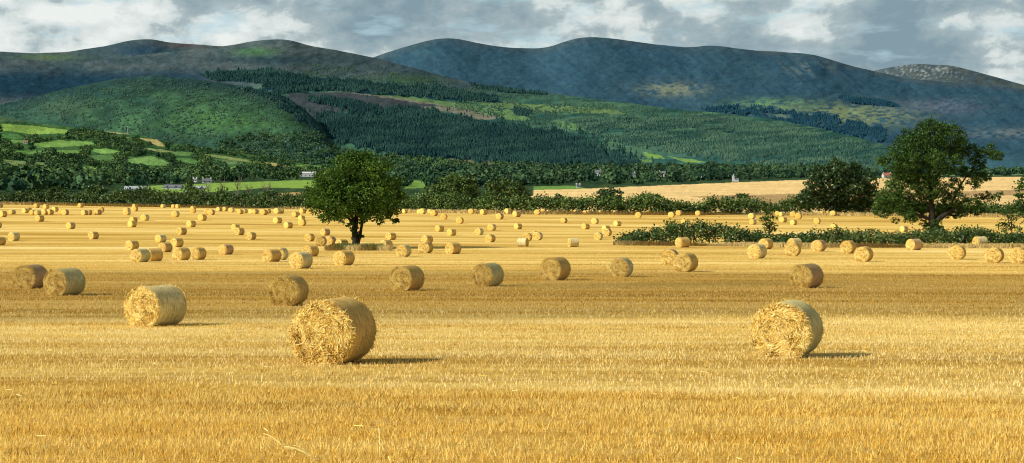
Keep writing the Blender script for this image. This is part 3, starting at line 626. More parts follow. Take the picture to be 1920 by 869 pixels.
def conifers(name, land, P2, hgt, wid, leaf, label, seed):
    rg = np.random.default_rng(seed); B, t = land.at(P2[:, 0], P2[:, 1]); B = B[(t > 0) & (t < 1)]; n = len(B)
    H = hgt*rg.uniform(.65, 1.25, n); W = wid*rg.uniform(.8, 1.2, n); a0 = rg.uniform(0, 6.28, n); k = 5
    an = a0[:, None]+np.arange(k)*2*math.pi/k
    ring = B[:, None]+np.stack([np.cos(an)*W[:, None]*.5, np.sin(an)*W[:, None]*.5, 0*an+H[:, None]*.1], -1)*rg.uniform(.8, 1.2, (n, k, 1))**[1, 1, 0]
    top = B+np.stack([0*H, 0*H, H], -1)
    V = np.concatenate([ring, top[:, None]], 1).reshape(-1, 3); b = np.arange(n)[:, None]*(k+1); j = np.arange(k)[None]
    T = np.stack([b+j, b+(j+1) % k, b+k+0*j], -1).reshape(-1, 3)
    P2 = P2[(t > 0) & (t < 1)]; tt = np.repeat(np.clip(.45+rg.normal(size=n)*.22+(fbm(P2[:, 0]/34+P2[:, 1]/8, P2[:, 1]/7, 3, 66)-.5)*2.2, 0, 1.2), k+1)
    return tag(link(name, build_mesh(name, V, T, leaf, False, {'tint': tt})), label, 'forest', None, 'stuff')
rw = np.random.default_rng(99)
HOUSES = [(388, 344, 17), (366, 342, 9), (255, 358, 40), (325, 355, 34), (372, 356, 26), (577, 332, 30), (1078, 338, 12), (1120, 329, 12), (1187, 332, 7), (1243, 331, 13), (1084, 352, 7), (1663, 334, 22), (1320, 335, 8), (1375, 341, 12), (48, 270, 7), (239, 252, 4)]
def open_view(x, y):
    m = np.ones(len(x), bool)
    for hx, hy, hw in HOUSES: m &= ~((np.abs(x-hx) < hw*.5+4) & (y > hy-2) & (y < hy+19))
    return m
def clear_of(x, y):
    m = open_view(x, y)
    for e in ex:
        for k in (3, 6, 8.5): m &= ~poly_mask(x, y-k, e)
    return m
ex = [f[0] for f in FIELDS]
wood('woodland', farm, scatter(1750, [(-60, 236), (60, 240), (150, 246), (250, 258), (330, 276), (450, 292), (560, 308), (640, 320), (600, 334), (-60, 334)], rw, ex, f=lambda x, y: clear_of(x, y)), 8.5, 10, GREEN_W, 'hedgerows and copses between the small fields on the left slope', 71)
wood('woodland', val, scatter(900, [(-60, 324), (300, 322), (600, 322), (600, 338), (420, 342), (250, 348), (100, 362), (-60, 362)], rw, [VF[2][0]], f=lambda x, y: open_view(x, y) & (fbm(x/18, y/6, 2, 15) > .3)), 11, 12, GREEN_W, 'mixed wood on the valley floor behind the left hedge', 72)
wood('woodland', val, scatter(1500, [(740, 318), (1500, 318), (1700, 326), (1700, 333), (1480, 335), (1330, 341), (1190, 348), (1050, 347), (900, 352), (740, 352)], rw, [VF[3][0]], f=lambda x, y: open_view(x, y) & (fbm(x/22, y/5, 2, 5) > .33)), 11, 12, GREEN_V, 'belt of trees along the valley floor beyond the golden field', 73)
wood('woodland', val, scatter(260, [(1780, 324), (2000, 322), (2000, 330), (1780, 331)], rw), 9, 12, GREEN_V, 'belt of trees beyond the golden field at the right edge', 78)
wood('woodland', long_, scatter(1100, [(560, 262), (640, 282), (760, 298), (900, 306), (1060, 316), (1400, 312), (1700, 322), (1500, 330), (600, 330), (540, 300)], rw, [patches[6][0], patches[7][0], patches[8][0], patches[9][0]], f=open_view), 11, 13, GREEN_W, 'wood along the foot of the long slope', 74)
conifers('conifer_forest', long_, np.concatenate([scatter(16500, f1, rw, wp=11, f=lambda x, y: fbm(x/20, y/8, 3, 44) > .27), scatter(900, [(560, 200), (700, 195), (900, 212), (1100, 244), (1160, 275), (1240, 306), (1000, 318), (640, 290), (570, 250)], rw, f=lambda x, y: fbm(x/14, y/6, 3, 45) > .5)]), 12, 6.5, GREEN_C, 'dark conifer forest covering the middle of the long slope', 75)
conifers('conifer_forest', long_, np.concatenate([scatter(4500, f2, rw, wp=9, f=lambda x, y: fbm(x/20, y/5, 3, 46) > .3), scatter(900, f3, rw, wp=3), scatter(400, f4, rw), scatter(170, f8, rw)]), 12, 7, GREEN_C, 'strips of dark conifers high on the long slope', 76)
pl = [(1060, 225), (1200, 222), (1350, 222), (1450, 232), (1560, 254), (1650, 276), (1680, 300), (1640, 318), (1400, 308), (1330, 300), (1210, 280), (1130, 262), (1100, 246)]
conifers('conifer_plantation', long_, scatter(11000, pl, rw, f=lambda x, y: fbm(x/30+y/9, y/6, 3, 6) > .42), 8, 7, GREEN_P, 'young green plantation on the right end of the long slope', 77)
wood('woodland', dome, scatter(750, [(390, 272), (440, 262), (520, 256), (590, 246), (640, 280), (660, 310), (560, 312), (440, 296)], rw, wp=5, f=lambda x, y: fbm(x/14, y/5, 3, 31) > .42), 10, 12, GREEN_L, 'light green copses at the foot of the round green hill', 83)
conifers('conifer_plantation', dome, scatter(1500, [(470, 270), (560, 262), (640, 285), (650, 300), (520, 296), (450, 285)], rw), 7, 6, GREEN_P, 'young plantation at the right foot of the round green hill', 79)
fb = [(1310, 200), (1430, 205), (1540, 214), (1620, 236), (1668, 250), (1655, 268), (1600, 258), (1500, 238), (1430, 224), (1330, 212)]
BLUE_C = leaf_mat('blue_conifer_needles', (.014, .052, .078), (.022, .072, .098), .0, None, .0)  # needle colours carry the same painted haze tint as the mountain
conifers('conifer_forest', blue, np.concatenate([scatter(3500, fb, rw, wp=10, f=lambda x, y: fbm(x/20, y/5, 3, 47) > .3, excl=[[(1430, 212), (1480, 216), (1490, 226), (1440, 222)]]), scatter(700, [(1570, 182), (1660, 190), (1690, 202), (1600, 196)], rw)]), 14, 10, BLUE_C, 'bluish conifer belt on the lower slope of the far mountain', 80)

GREEN_S = leaf_mat('scrub_leaves', (.034, .076, .052), (.062, .118, .068), .0, None, .0)
conifers('scrub', dome, scatter(2000, [(-30, 200), (120, 170), (230, 148), (350, 149), (480, 170), (560, 205), (620, 280), (450, 285), (300, 262), (150, 235), (-30, 215)], rw, f=lambda x, y: fbm(x/18+y/20, y/7, 3, 32) > .44), 4, 6, GREEN_S, 'bracken and gorse scrub dotted over the round green hill', 84)
conifers('scrub', long_, np.concatenate([scatter(3000, [(700, 130), (900, 165), (1100, 190), (1350, 215), (1500, 240), (1300, 240), (1000, 235), (820, 200)], rw, f=lambda x, y: fbm(x/18, y/6, 3, 33) > .5),
    scatter(500, [(520, 120), (700, 125), (880, 160), (760, 158), (560, 140)], rw, f=lambda x, y: fbm(x/14, y/6, 3, 34) > .5)]), 5, 6, GREEN_S, 'scattered scrub and young trees over the long slope', 85)
conifers('conifer_forest', dome, scatter(700, [(440, 162), (520, 176), (565, 205), (600, 245), (620, 275), (600, 268), (560, 225), (520, 190)], rw, wp=5), 8, 6, GREEN_C, 'dark trees on the right shoulder of the round green hill', 86)
wood('woodland', val, scatter(260, [(-60, 330), (300, 328), (560, 326), (420, 342), (250, 350), (100, 364), (-60, 364)], rw, [VF[2][0]], f=open_view), 10, 12, GREEN_L, 'lighter green trees among the valley wood behind the left hedge', 87)
wood('woodland', val, scatter(190, [(740, 325), (1500, 323), (1480, 335), (1330, 341), (1190, 348), (1050, 347), (900, 352), (740, 352)], rw, [VF[3][0]], f=open_view), 9, 11, GREEN_L, 'lighter trees scattered in the belt beyond the golden field', 88)
wood('woodland', farm, scatter(260, [(-60, 240), (250, 262), (450, 296), (640, 322), (600, 334), (-60, 334)], rw, ex, f=lambda x, y: clear_of(x, y)), 8, 10, GREEN_L, 'lighter trees in the hedgerows of the left slope', 89)
# ------------------------------------------------------------------ buildings and mast
WHITE = plain_mat('white_render', (.62, .62, .58), .1, .5); SLATE = plain_mat('slate_roof', (.16, .17, .19), .2, 1); TILE = plain_mat('red_roof', (.42, .17, .11), .2, 1)
GREYM = plain_mat('grey_sheeting', (.42, .45, .48), .2, .6); GLASS = plain_mat('window_glass', (.03, .04, .05), .1, 1, .2); STONEM = plain_mat('pale_stone', (.6, .58, .52), .2, 1)
def house(name, px, py, wpx, hpx, land, rz, wall, roof, label, cat='house', chim=True, roofh=.5, dep=.55):
    B, t = land.at(np.array([float(px)]), np.array([float(py)])); B = B[0]; s = F/B[1]; w = wpx/s; h = hpx/s; D = w*dep
    root = empty(name, tuple(B+[0, 0, -.3]), rz); tag(root, label, cat)
    m = MB(); m.box((-w/2, -D/2, -1), (w/2, D/2, h)); m.add([(-w/2, -D/2, h), (-w/2, D/2, h), (-w/2, 0, h+D*roofh), (w/2, -D/2, h), (w/2, D/2, h), (w/2, 0, h+D*roofh)], None, [(0, 2, 1), (3, 4, 5)]); m.build('wall', wall, root)
    m = MB(); e = .35; rh = D*roofh+.12
    for sgn in (-1, 1):
        a = [(-w/2-e, sgn*(D/2+e), h-.15), (w/2+e, sgn*(D/2+e), h-.15), (w/2+e, 0, h+rh+.05), (-w/2-e, 0, h+rh+.05)]; b = [(x, y, z+.2) for x, y, z in a]
        m.add(a+b, [(0, 1, 2, 3), (7, 6, 5, 4), (0, 4, 5, 1), (1, 5, 6, 2), (3, 2, 6, 7), (0, 3, 7, 4)])
    r = m.build('roof', roof, root)
    if chim:
        for sx in (-1, 1):
            m = MB(); m.box((sx*w*.42-.5, -.45, h+rh-.6), (sx*w*.42+.5, .45, h+rh+1.2)); m.build('chimney', wall, r)
    nwin = max(2, int(w/4.5))
    for k in range(nwin):
        x = -w/2+w*(k+.5)/nwin; m = MB()
        for zz in ([1.0, h-1.6] if h > 5 else [1.0]): m.box((x-.5, -D/2-.06, zz), (x+.5, -D/2+.02, zz+1.3))
        m.build('window', GLASS, root)
house('farmhouse', 388, 344, 17, 4.5, val, .2, WHITE, SLATE, 'white farmhouse with grey roof left of the dead trees')
house('farmhouse', 366, 342, 9, 5, val, -.5, WHITE, SLATE, 'smaller white house beside the slim yellow green tree')
house('barn', 255, 358, 40, 4, val, .1, GREYM, GREYM, 'long low grey barn behind the left hedge, nearest the left', 'barn', False, .2)
house('barn', 325, 355, 34, 4.5, val, -.15, GREYM, SLATE, 'grey farm shed on the green strip, right of the long low barn', 'barn', False, .2)
house('barn', 372, 356, 26, 4, val, .1, GREYM, GREYM, 'low grey shed just below the white farmhouse', 'barn', False, .2)
house('warehouse', 577, 332, 30, 7, val, .1, WHITE, WHITE, 'long white warehouse just left of the round tree crown', 'warehouse', False, .15)
for (px, py, w, h, rz, wl, rf, lb) in [(1078, 338, 13, 6.5, .3, WHITE, SLATE, 'white house in the tree belt above the dark pointed bush'),
        (1120, 330, 14, 7, -.3, GREYM, SLATE, 'grey house with pitched roof in the valley trees above the rounded bush'),
        (1187, 333, 8, 7, .2, WHITE, SLATE, 'narrow white house in the valley trees above the broad bright bush'),
        (1243, 332, 15, 6.5, -.1, WHITE, SLATE, 'white house with grey roof in the valley trees above the sapling'),
        (1084, 352, 7, 4, .1, WHITE, SLATE, 'little white gabled cottage at the edge of the golden field'),
        (1663, 334, 17, 5, .3, STONEM, TILE, 'pale house with red roof between the dark domed and tallest trees'),
        (1320, 336, 9, 5, .3, WHITE, SLATE, 'small white house in the valley trees left of the church')]:
    house('house', px, py, w, h, val, rz, wl, rf, lb)
house('house', 48, 270, 7, 4, farm, .2, WHITE, TILE, 'small white house with red roof high on the left farmland')
# church
B, _ = val.at(np.array([1375.]), np.array([341.])); B = B[0]
root = empty('church', tuple(B)); root.scale = (.5, .5, .6); tag(root, 'small pale church with a pointed tower beyond the golden field', 'church')
m = MB(); m.box((-2.2, -2.2, -1), (2.2, 2.2, 7.5)); m.build('tower', WHITE, root)
m = MB(); m.add([(-2.4, -2.4, 7.5), (2.4, -2.4, 7.5), (2.4, 2.4, 7.5), (-2.4, 2.4, 7.5), (0, 0, 12.5)], [(3, 2, 1, 0)], [(0, 1, 4), (1, 2, 4), (2, 3, 4), (3, 0, 4)]); m.build('spire', GREYM, root)
m = MB(); m.box((2.25, -3, -1), (10, 3, 3.4)); m.add([(2.25, -3, 3.4), (2.25, 3, 3.4), (2.25, 0, 6), (10, -3, 3.4), (10, 3, 3.4), (10, 0, 6)], None, [(0, 2, 1), (3, 4, 5)]); m.build('nave', WHITE, root)
m = MB(); m.add([(2.25, -3.3, 3.2), (10.3, -3.3, 3.2), (10.3, 0, 6.1), (2.25, 0, 6.1)], [(0, 1, 2, 3)]); m.add([(2.25, 3.3, 3.2), (10.3, 3.3, 3.2), (10.3, 0, 6.1), (2.25, 0, 6.1)], [(3, 2, 1, 0)]); m.build('roof', SLATE, root)
# mast
B, _ = farm.at(np.array([239.]), np.array([252.])); B = B[0]
root = empty('radio_mast', tuple(B)); tag(root, 'slender pale mast on the pale patch of the left farmland', 'mast')
m = MB(); m.tube(np.array([(0, 0, -1), (0, 0, 6), (0, 0, 14)]), [.6, .5, .35], 6); m.build('pole', GREYM, root)
for k in range(3):
    a = k*2.1; m = MB(); m.box((math.cos(a)*.8-.25, math.sin(a)*.8-.25, 12), (math.cos(a)*.8+.25, math.sin(a)*.8+.25, 14.4)); m.build('antenna', WHITE, root)

# ------------------------------------------------------------------ bales
D0, L0 = 1.30, 1.25
def straw_mat():
    t = NT('straw'); c = t.ramp(t.attr('tint'), [(0, (.13, .055, .006)), (.28, (.50, .28, .03)), (.6, (.92, .61, .10)), (1, (.99, .84, .32))])
    d = t.diffuse(c); g = t.n('ShaderNodeBsdfGlossy', {'Color': (1, .95, .8, 1), 'Roughness': .5}).outputs[0]
    return t.out(t.n('ShaderNodeMixShader', {0: .04, 1: d, 2: g}).outputs[0])
def core_mat():
    t = NT('straw_core'); o = t.obj(); x = t.n('ShaderNodeSeparateXYZ', {0: o}).outputs
    zz = t.math('SUBTRACT', x[2], D0*.5)
    rad = t.math('SQRT', t.math('ADD', t.math('MULTIPLY', x[0], x[0]), t.math('MULTIPLY', zz, zz))); an = t.math('ARCTAN2', zz, x[0])
    v = t.n('ShaderNodeCombineXYZ', {0: t.math('MULTIPLY', rad, 22.0), 1: t.math('MULTIPLY', t.math('SINE', an), t.math('MULTIPLY_ADD', rad, 3.0, 1.5)), 2: t.math('MULTIPLY', t.math('COSINE', an), 2.5)}).outputs[0]
    n1 = t.noise(v, 1.0, 4, .7, .5); n2 = t.noise(o, 14.0, 4, .7, .6)
    s = t.math('MULTIPLY_ADD', n1, .6, t.math('MULTIPLY', n2, .5))
    s = t.math('MULTIPLY_ADD', t.rnd(), .06, s)
    c = t.ramp(s, [(.40, (.07, .032, .006)), (.47, (.36, .20, .03)), (.54, (.74, .48, .095)), (.65, (.93, .70, .22))])
    return t.out(t.diffuse(c, t.bump(s, .9, .05)))
def wrap_mat(name, col, band=0.0):
    t = NT(name); o = t.obj(); x = t.n('ShaderNodeSeparateXYZ', {0: o}).outputs
    n1 = t.noise(o, 40.0, 3, .7); n2 = t.noise(t.mapping(o, (3, 22, 3)), 1.0, 4, .6); n3 = t.noise(o, 3.0, 3)
    s = t.math('MULTIPLY_ADD', n1, .5, t.math('MULTIPLY_ADD', n2, .4, t.math('MULTIPLY', n3, .25)))
    c = t.ramp(s, [(.42, tuple(v*.3 for v in col)), (.56, col), (.70, tuple(min(1, v*1.5) for v in col))])
    return t.out(t.diffuse(c, t.bump(s, .5, .03)))
STRAW = straw_mat(); CORE = core_mat()
WRAPS = {'pale': wrap_mat('pale_net_wrap', (.64, .54, .26)), 'tan': wrap_mat('tan_net_wrap', (.62, .41, .13)), 'green': wrap_mat('greenish_net_wrap', (.60, .54, .25)), 'pink': wrap_mat('worn_net_wrap', (.52, .34, .17))}
def bale_shape(rad, ys, seg, rg, lump, dished=0.0):
    th = np.arange(seg)*2*math.pi/seg; sd = rg.integers(1000)
    def rr(y): return rad*(1+lump*(fbm(np.cos(th)*1.5+5, np.sin(th)*1.5+y*1.2+9, 3, sd)-.5)*2)
    V = []
    for y in ys:
        r = rr(y) if np.isscalar(y) else rr(y)
        x = np.cos(th)*r; z = np.sin(th)*r; z = np.maximum(z, -D0*.5*.955); x = x*np.where(z < -.3*D0, 1.03, 1)
        V.append(np.stack([x, np.full(seg, y), z+D0*.5*.955], -1))
    return np.concatenate(V), th
def make_bale_meshes(seed, seg, rings, strands, fuzz, w=1.0):
    """core with both ends, and the net wrap round it"""
    rg = np.random.default_rng(seed); m = MB(); R_ = D0*.5
    ys = np.linspace(-L0/2, L0/2, 7); V, th = bale_shape(R_*.975, ys, seg, rg, .015)
    i, j = np.meshgrid(np.arange(len(ys)-1), np.arange(seg), indexing='ij'); j2 = (j+1) % seg
    m.add(V, np.stack([i*seg+j, i*seg+j2, (i+1)*seg+j2, (i+1)*seg+j], -1).reshape(-1, 4))
    for sgn in (-1, 1):
        end = V[:seg] if sgn < 0 else V[-seg:]; fr = np.linspace(1, .02, rings); W = []
        cz = D0*.5*.955
        for q, f in enumerate(fr):
            p = end.copy(); p[:, 0] *= f; p[:, 2] = cz+(p[:, 2]-cz)*f
            p[:, 1] = sgn*(L0/2+.035*math.sqrt(max(0, 1-f*f))+(.05*(fbm(p[:, 0]*7+3, p[:, 2]*7, 3, seed)-.5) if q else 0)); W.append(p)
        W = np.concatenate(W); i, j = np.meshgrid(np.arange(rings-1), np.arange(seg), indexing='ij'); j2 = (j+1) % seg
        Q = np.stack([i*seg+j, i*seg+j2, (i+1)*seg+j2, (i+1)*seg+j], -1).reshape(-1, 4)
        m.add(W, Q if sgn > 0 else Q[:, ::-1])
    # loose straws lying on the ends, coiled round the centre, and sticking out
    st = None; nq = sum(len(q) for q in m.Q); cores = m
    if strands:
        cz = D0*.5*.955; n = strands*2; sg = np.where(np.arange(n) % 2, 1, -1)
        r = R_*np.sqrt(rg.uniform(.004, .90, n)); a = rg.uniform(0, 6.28, n); ln = rg.uniform(.08, .26, n); ww = rg.uniform(.0055, .013, n)*w; cl = fbm(r*13+2*np.cos(a+r*6), a*2.2+seed, 3, seed+3)
        C = np.stack([np.cos(a)*r, sg*(L0/2+.05*np.sqrt(1-(r/R_)**2)-.03*(r/R_)**6+rg.uniform(.0, .022, n)+.05*np.clip(cl-.4, 0, 1)), cz+np.sin(a)*r], -1)
        ta = a+math.pi/2+rg.normal(size=n)*.55; tl = rg.normal(size=n)*.16
        T = np.stack([np.cos(ta)*np.cos(tl), sg*np.sin(tl)*1.0, np.sin(ta)*np.cos(tl)], -1)
        rad = np.stack([-np.cos(a), 0*a, -np.sin(a)], -1); bend = rad*(ln**2/np.maximum(r, .12)*.25)[:, None]
        Bn = np.cross(T, np.stack([0*a, sg*1.0, 0*a], -1)); Bn /= np.linalg.norm(Bn, axis=1)[:, None]+1e-9; Bn = Bn*ww[:, None]*.5
        Bn = Bn+np.stack([0*a, rg.normal(size=n)*.003, 0*a], -1)
        p0 = C-T*ln[:, None]*.5; p1 = C-bend*-1*.5; p2 = C+T*ln[:, None]*.5
        V = np.stack([p0-Bn, p0+Bn, p1-Bn, p1+Bn, p2-Bn*.6, p2+Bn*.6], 1).reshape(-1, 3); V[:, 2] = np.maximum(V[:, 2], .01)
        b = np.arange(n)*6; Q = np.concatenate([np.stack([b, b+1, b+3, b+2], -1), np.stack([b+2, b+3, b+5, b+4], -1)])
        tn = np.clip(.60+rg.normal(size=n)*.30+(cl-.5)*1.5, 0, 1)
        mm = cores; mm.add(V, Q, None, np.repeat(tn, 6))
        # straws lying round the sides under the net
        k = strands//9; a2 = rg.uniform(0, 6.28, k); y2 = rg.uniform(-L0/2, L0/2, k); l2 = rg.uniform(.06, .2, k); r2 = R_*1.004+rg.uniform(0, .006, k); sk = rg.normal(size=k)*.25
        def sp(q): aa = a2+q*l2/R_; return np.stack([np.cos(aa)*r2, y2+q*l2*sk, cz+np.maximum(np.sin(aa)*r2, -cz*.955+.01)], -1)
        wv = np.stack([0*a2, rg.uniform(.002, .0045, k)*w, 0*a2], -1)
        V = np.stack([sp(-.5)-wv, sp(-.5)+wv, sp(0)-wv, sp(0)+wv, sp(.5)-wv, sp(.5)+wv], 1).reshape(-1, 3); b = np.arange(k)*6
        mm.add(V, np.concatenate([np.stack([b, b+2, b+3, b+1], -1), np.stack([b+2, b+4, b+5, b+3], -1)]), None, np.repeat(rg.uniform(.1, .9, k), 6))
        # frayed straws at the rims and the foot
        n = fuzz; sg = np.where(np.arange(n) % 2, 1, -1); a = rg.uniform(0, 6.28, n); ln = rg.uniform(.04, .11, n)
        C = np.stack([np.cos(a)*R_*.97, sg*(L0/2-rg.uniform(-.03, .06, n)), np.maximum(cz+np.sin(a)*R_*.97, .02)], -1)
        T = np.stack([np.cos(a)*.6+rg.normal(size=n)*.7, sg*.7+rg.normal(size=n)*.4, np.sin(a)*.6+rg.normal(size=n)*.7], -1); T /= np.linalg.norm(T, axis=1)[:, None]
        Bn = np.cross(T, rg.normal(size=(n, 3))); Bn /= np.linalg.norm(Bn, axis=1)[:, None]+1e-9; Bn *= .003*w
        V = np.stack([C-Bn, C+Bn, C+T*ln[:, None]+Bn*.4, C+T*ln[:, None]-Bn*.4], 1).reshape(-1, 3); V[:, 2] = np.maximum(V[:, 2], .01)
        if n: mm.add(V, np.arange(4*n).reshape(-1, 4), None, np.repeat(rg.uniform(.4, 1, n), 4))
    QQ = np.concatenate(cores.Q); mi = np.zeros(len(QQ)); mi[nq:] = 1
    core = build_mesh('straw_core', np.concatenate(cores.V), QQ, None, True, {'tint': np.concatenate(cores.A)}, [CORE, STRAW], mi)
    m = MB(); ys = np.linspace(-L0/2+.03, L0/2-.03, 9); V, th = bale_shape(R_, ys, seg, rg, .012)
    i, j = np.meshgrid(np.arange(len(ys)-1), np.arange(seg), indexing='ij'); j2 = (j+1) % seg
    Q = np.stack([i*seg+j, i*seg+j2, (i+1)*seg+j2, (i+1)*seg+j], -1).reshape(-1, 4); m.add(V, Q)
    # turned edge of the net onto the ends
    for sgn in (-1, 1):
        e = V[:seg] if sgn < 0 else V[-seg:]; e2 = e.copy(); cz = D0*.5*.955; e2[:, 0] *= .955; e2[:, 2] = cz+(e2[:, 2]-cz)*.955; e2[:, 1] = sgn*(L0/2+.008)
        e3 = e.copy(); e3[:, 1] = sgn*(L0/2-.004); jj = np.arange(seg); jk = (jj+1) % seg
        q1 = np.stack([jj, jk, seg+jk, seg+jj], -1); q2 = q1+seg; q = np.concatenate([q1, q2]); m.add(np.concatenate([e, e3, e2]), q if sgn > 0 else q[:, ::-1])
    wm = {}
    for k, mt in WRAPS.items(): me = m.mesh('net_wrap', mt, True); wm[k] = me
    return core, st, wm
near_v = [make_bale_meshes(100+i, 64, 16, 6800, 500) for i in range(3)]
mid_v = [make_bale_meshes(200+i, 40, 8, 1100, 120, 1.7) for i in range(3)]
low_v = [make_bale_meshes(300+i, 28, 6, 160, 0, 4.5) for i in range(2)]
# far bales: one mesh each, straw ends and wrapped side by material
def far_mesh(seed, wrap):
    rg = np.random.default_rng(seed); seg = 24; ys = np.array([-L0/2-.03, -L0/2, -L0/2+.02, 0, L0/2-.02, L0/2, L0/2+.03]); V, th = bale_shape(D0*.5, np.linspace(-1, 1, 7), seg, rg, .02)
    V = V.reshape(7, seg, 3); cz = D0*.5*.955
    for q, y in enumerate(ys):
        V[q, :, 1] = y
        if q in (0, 6): V[q, :, 0] *= .8; V[q, :, 2] = cz+(V[q, :, 2]-cz)*.8
    V = np.concatenate([V.reshape(-1, 3), [[0, -L0/2-.05, cz], [0, L0/2+.05, cz]]])
    i, j = np.meshgrid(np.arange(6), np.arange(seg), indexing='ij'); j2 = (j+1) % seg
    Q = np.stack([i*seg+j, i*seg+j2, (i+1)*seg+j2, (i+1)*seg+j], -1).reshape(-1, 4); jj = np.arange(seg)
    T = np.concatenate([np.stack([jj, np.full(seg, 7*seg), (jj+1) % seg], -1), np.stack([6*seg+(jj+1) % seg, np.full(seg, 7*seg+1), 6*seg+jj], -1)])
    mi = np.concatenate([np.repeat([0, 0, 1, 1, 0, 0], seg), np.zeros(2*seg)])
    return build_mesh('straw_bale', V, [Q, T], None, True, None, [CORE, WRAPS[wrap]], mi)
far_v = {k: far_mesh(7+i, k) for i, k in enumerate(WRAPS)}

Z_ = 4.344
def tl(x0, rows): return [((x0+a/Z_), (x0+b/Z_), 370+c/Z_, 370+d/Z_, *r) for (a, b, c, d, *r) in rows]
BALES = [(543, 707, 559, 683, 'tan', 21, 'largest straw bale in the foreground, left of centre, brown shaded side'),
         (1404, 1546, 563.5, 671.5, 'green', 14, 'large foreground straw bale standing alone on the right, pale green net side'),
         (231, 352, 531, 612, 'pale', 40, 'sunlit straw bale at the left foreground with pale net side and ragged face'),
         (499, 581, 513, 574, 'tan', 17, 'shaded straw bale directly behind and left of the largest bale')]
BALES += tl(0, [(108, 388, 540, 745, 'pink', 30, 'far left shaded bale with worn striped wrap, half behind the greenish one'), (350, 700, 566, 800, 'green', 40, 'shaded bale with greenish net side at the far left, front of the touching pair'),
    (-35, 31, 47, 86), (270, 328, 50, 87), (347, 404, 57, 95), (630, 684, 48, 84), (1075, 1122, 55, 85), (1068, 1126, 72, 117), (1003, 1062, 84, 130), (1003, 1065, 100, 147), (66, 133, 98, 140), (-15, 62, 110, 162),
    (175, 238, 88, 130), (205, 262, 84, 120), (237, 300, 102, 143), (276, 338, 104, 147), (333, 396, 97, 143), (375, 440, 99, 143), (420, 480, 78, 118), (475, 535, 97, 141), (500, 562, 99, 145), (655, 725, 102, 146), (695, 752, 102, 144),
    (765, 830, 97, 143), (795, 850, 78, 125), (280, 367, 145, 200), (1145, 1216, 138, 192), (1048, 1127, 158, 205), (1035, 1117, 190, 245), (-60, 17, 200, 253), (533, 620, 203, 259), (712, 809, 278, 343), (62, 163, 285, 356), (-62, 52, 325, 393),
    (1255, 1363, 315, 370), (1283, 1412, 362, 448), (1013, 1138, 350, 430), (1055, 1232, 413, 529, 'green', 38), (1180, 1322, 408, 521, 'tan', 60)])
BALES += tl(300, [(8, 44, 62, 88), (95, 133, 66, 90), (125, 168, 66, 91), (250, 293, 75, 105), (245, 295, 88, 130), (92, 161, 108, 162), (355, 412, 97, 143), (385, 448, 97, 146), (455, 512, 78, 115), (508, 553, 80, 113), (557, 608, 84, 124), (625, 686, 98, 137), (660, 718, 92, 132),
    (720, 775, 95, 135), (748, 805, 95, 136), (815, 880, 97, 145), (848, 905, 92, 134), (925, 990, 87, 135), (962, 1012, 92, 134), (1065, 1148, 115, 163), (1130, 1195, 90, 133), (1198, 1245, 98, 136), (1115, 1190, 148, 190), (1122, 1193, 178, 234), (308, 381, 138, 192), (213, 295, 188, 245),
    (130, 222, 245, 306), (573, 657, 225, 270), (603, 690, 246, 308), (697, 785, 282, 346), (920, 995, 160, 214), (1007, 1082, 200, 254), (1303, 1388, 252, 312), (1178, 1256, 300, 359), (1263, 1355, 312, 398), (475, 602, 378, 468), (90, 187, 345, 407),
    (92, 257, 407, 515), (240, 378, 408, 510), (828, 993, 415, 527), (915, 1047, 410, 513, 'pale'), (1053, 1245, 443, 582), (1157, 1298, 387, 484)])
BALES += tl(560, [(212, 305, 318, 390), (297, 405, 338, 415), (650, 773, 345, 424), (708, 795, 287, 348), (283, 455, 430, 556), (787, 920, 383, 486), (972, 1096, 360, 457), (998, 1096, 310, 376), (1192, 1325, 368, 463), (733, 1032, 550, 762, 'tan', 32, 'shaded tan straw bale right of the round tree, first of the row of four'),
    (960, 1012, 100, 137), (978, 1040, 90, 138), (1048, 1100, 98, 132), (1070, 1137, 102, 153), (1155, 1212, 133, 183), (1282, 1345, 163, 217), (1108, 1187, 226, 281), (1208, 1283, 262, 314), (803, 852, 102, 131), (838, 890, 104, 132), (62, 112, 95, 138)])
BALES += tl(840, [(163, 215, 92, 135), (212, 238, 108, 130), (258, 323, 97, 143), (388, 455, 130, 181), (453, 525, 90, 138), (522, 597, 108, 161), (698, 758, 95, 145), (750, 803, 95, 138), (800, 838, 110, 137), (320, 395, 216, 273, 'pale'), (215, 292, 250, 308), (300, 386, 303, 367), (535, 606, 211, 261),
    (608, 687, 290, 357), (662, 740, 275, 340), (690, 774, 283, 350), (560, 660, 328, 403, 'pale', -68), (968, 1073, 328, 405, 'pale', 72), (918, 972, 168, 210), (1098, 1142, 110, 142), (1118, 1172, 103, 142), (1215, 1272, 108, 141), (1333, 1390, 108, 141), (1085, 1157, 212, 262), (1165, 1230, 168, 220, 'pale'),
    (1250, 1325, 232, 280), (1255, 1336, 253, 318), (1188, 1263, 288, 348), (188, 462, 533, 728, 'green', 30, 'shaded bale with greenish side in mid field, second of the row of four'), (742, 1006, 480, 678, 'tan', 28, 'shaded tan bale in mid field, third of the row of four'), (1028, 1058, 118, 138)])
BALES += tl(1080, [(262, 478, 490, 653, 'pale', 14, 'shaded bale with thin white net edge, last of the row of four'), (683, 838, 415, 557), (775, 1008, 443, 608, 'tan', 22, 'sunlit bale front of the touching pair below the left end of the low hedge'), (803, 935, 322, 410, 'tan', 48), (305, 370, 190, 236), (478, 540, 113, 170), (563, 612, 103, 141), (608, 634, 120, 140),
    (738, 790, 100, 140), (750, 805, 118, 167), (810, 870, 103, 150), (970, 1022, 108, 150), (858, 914, 172, 224)])
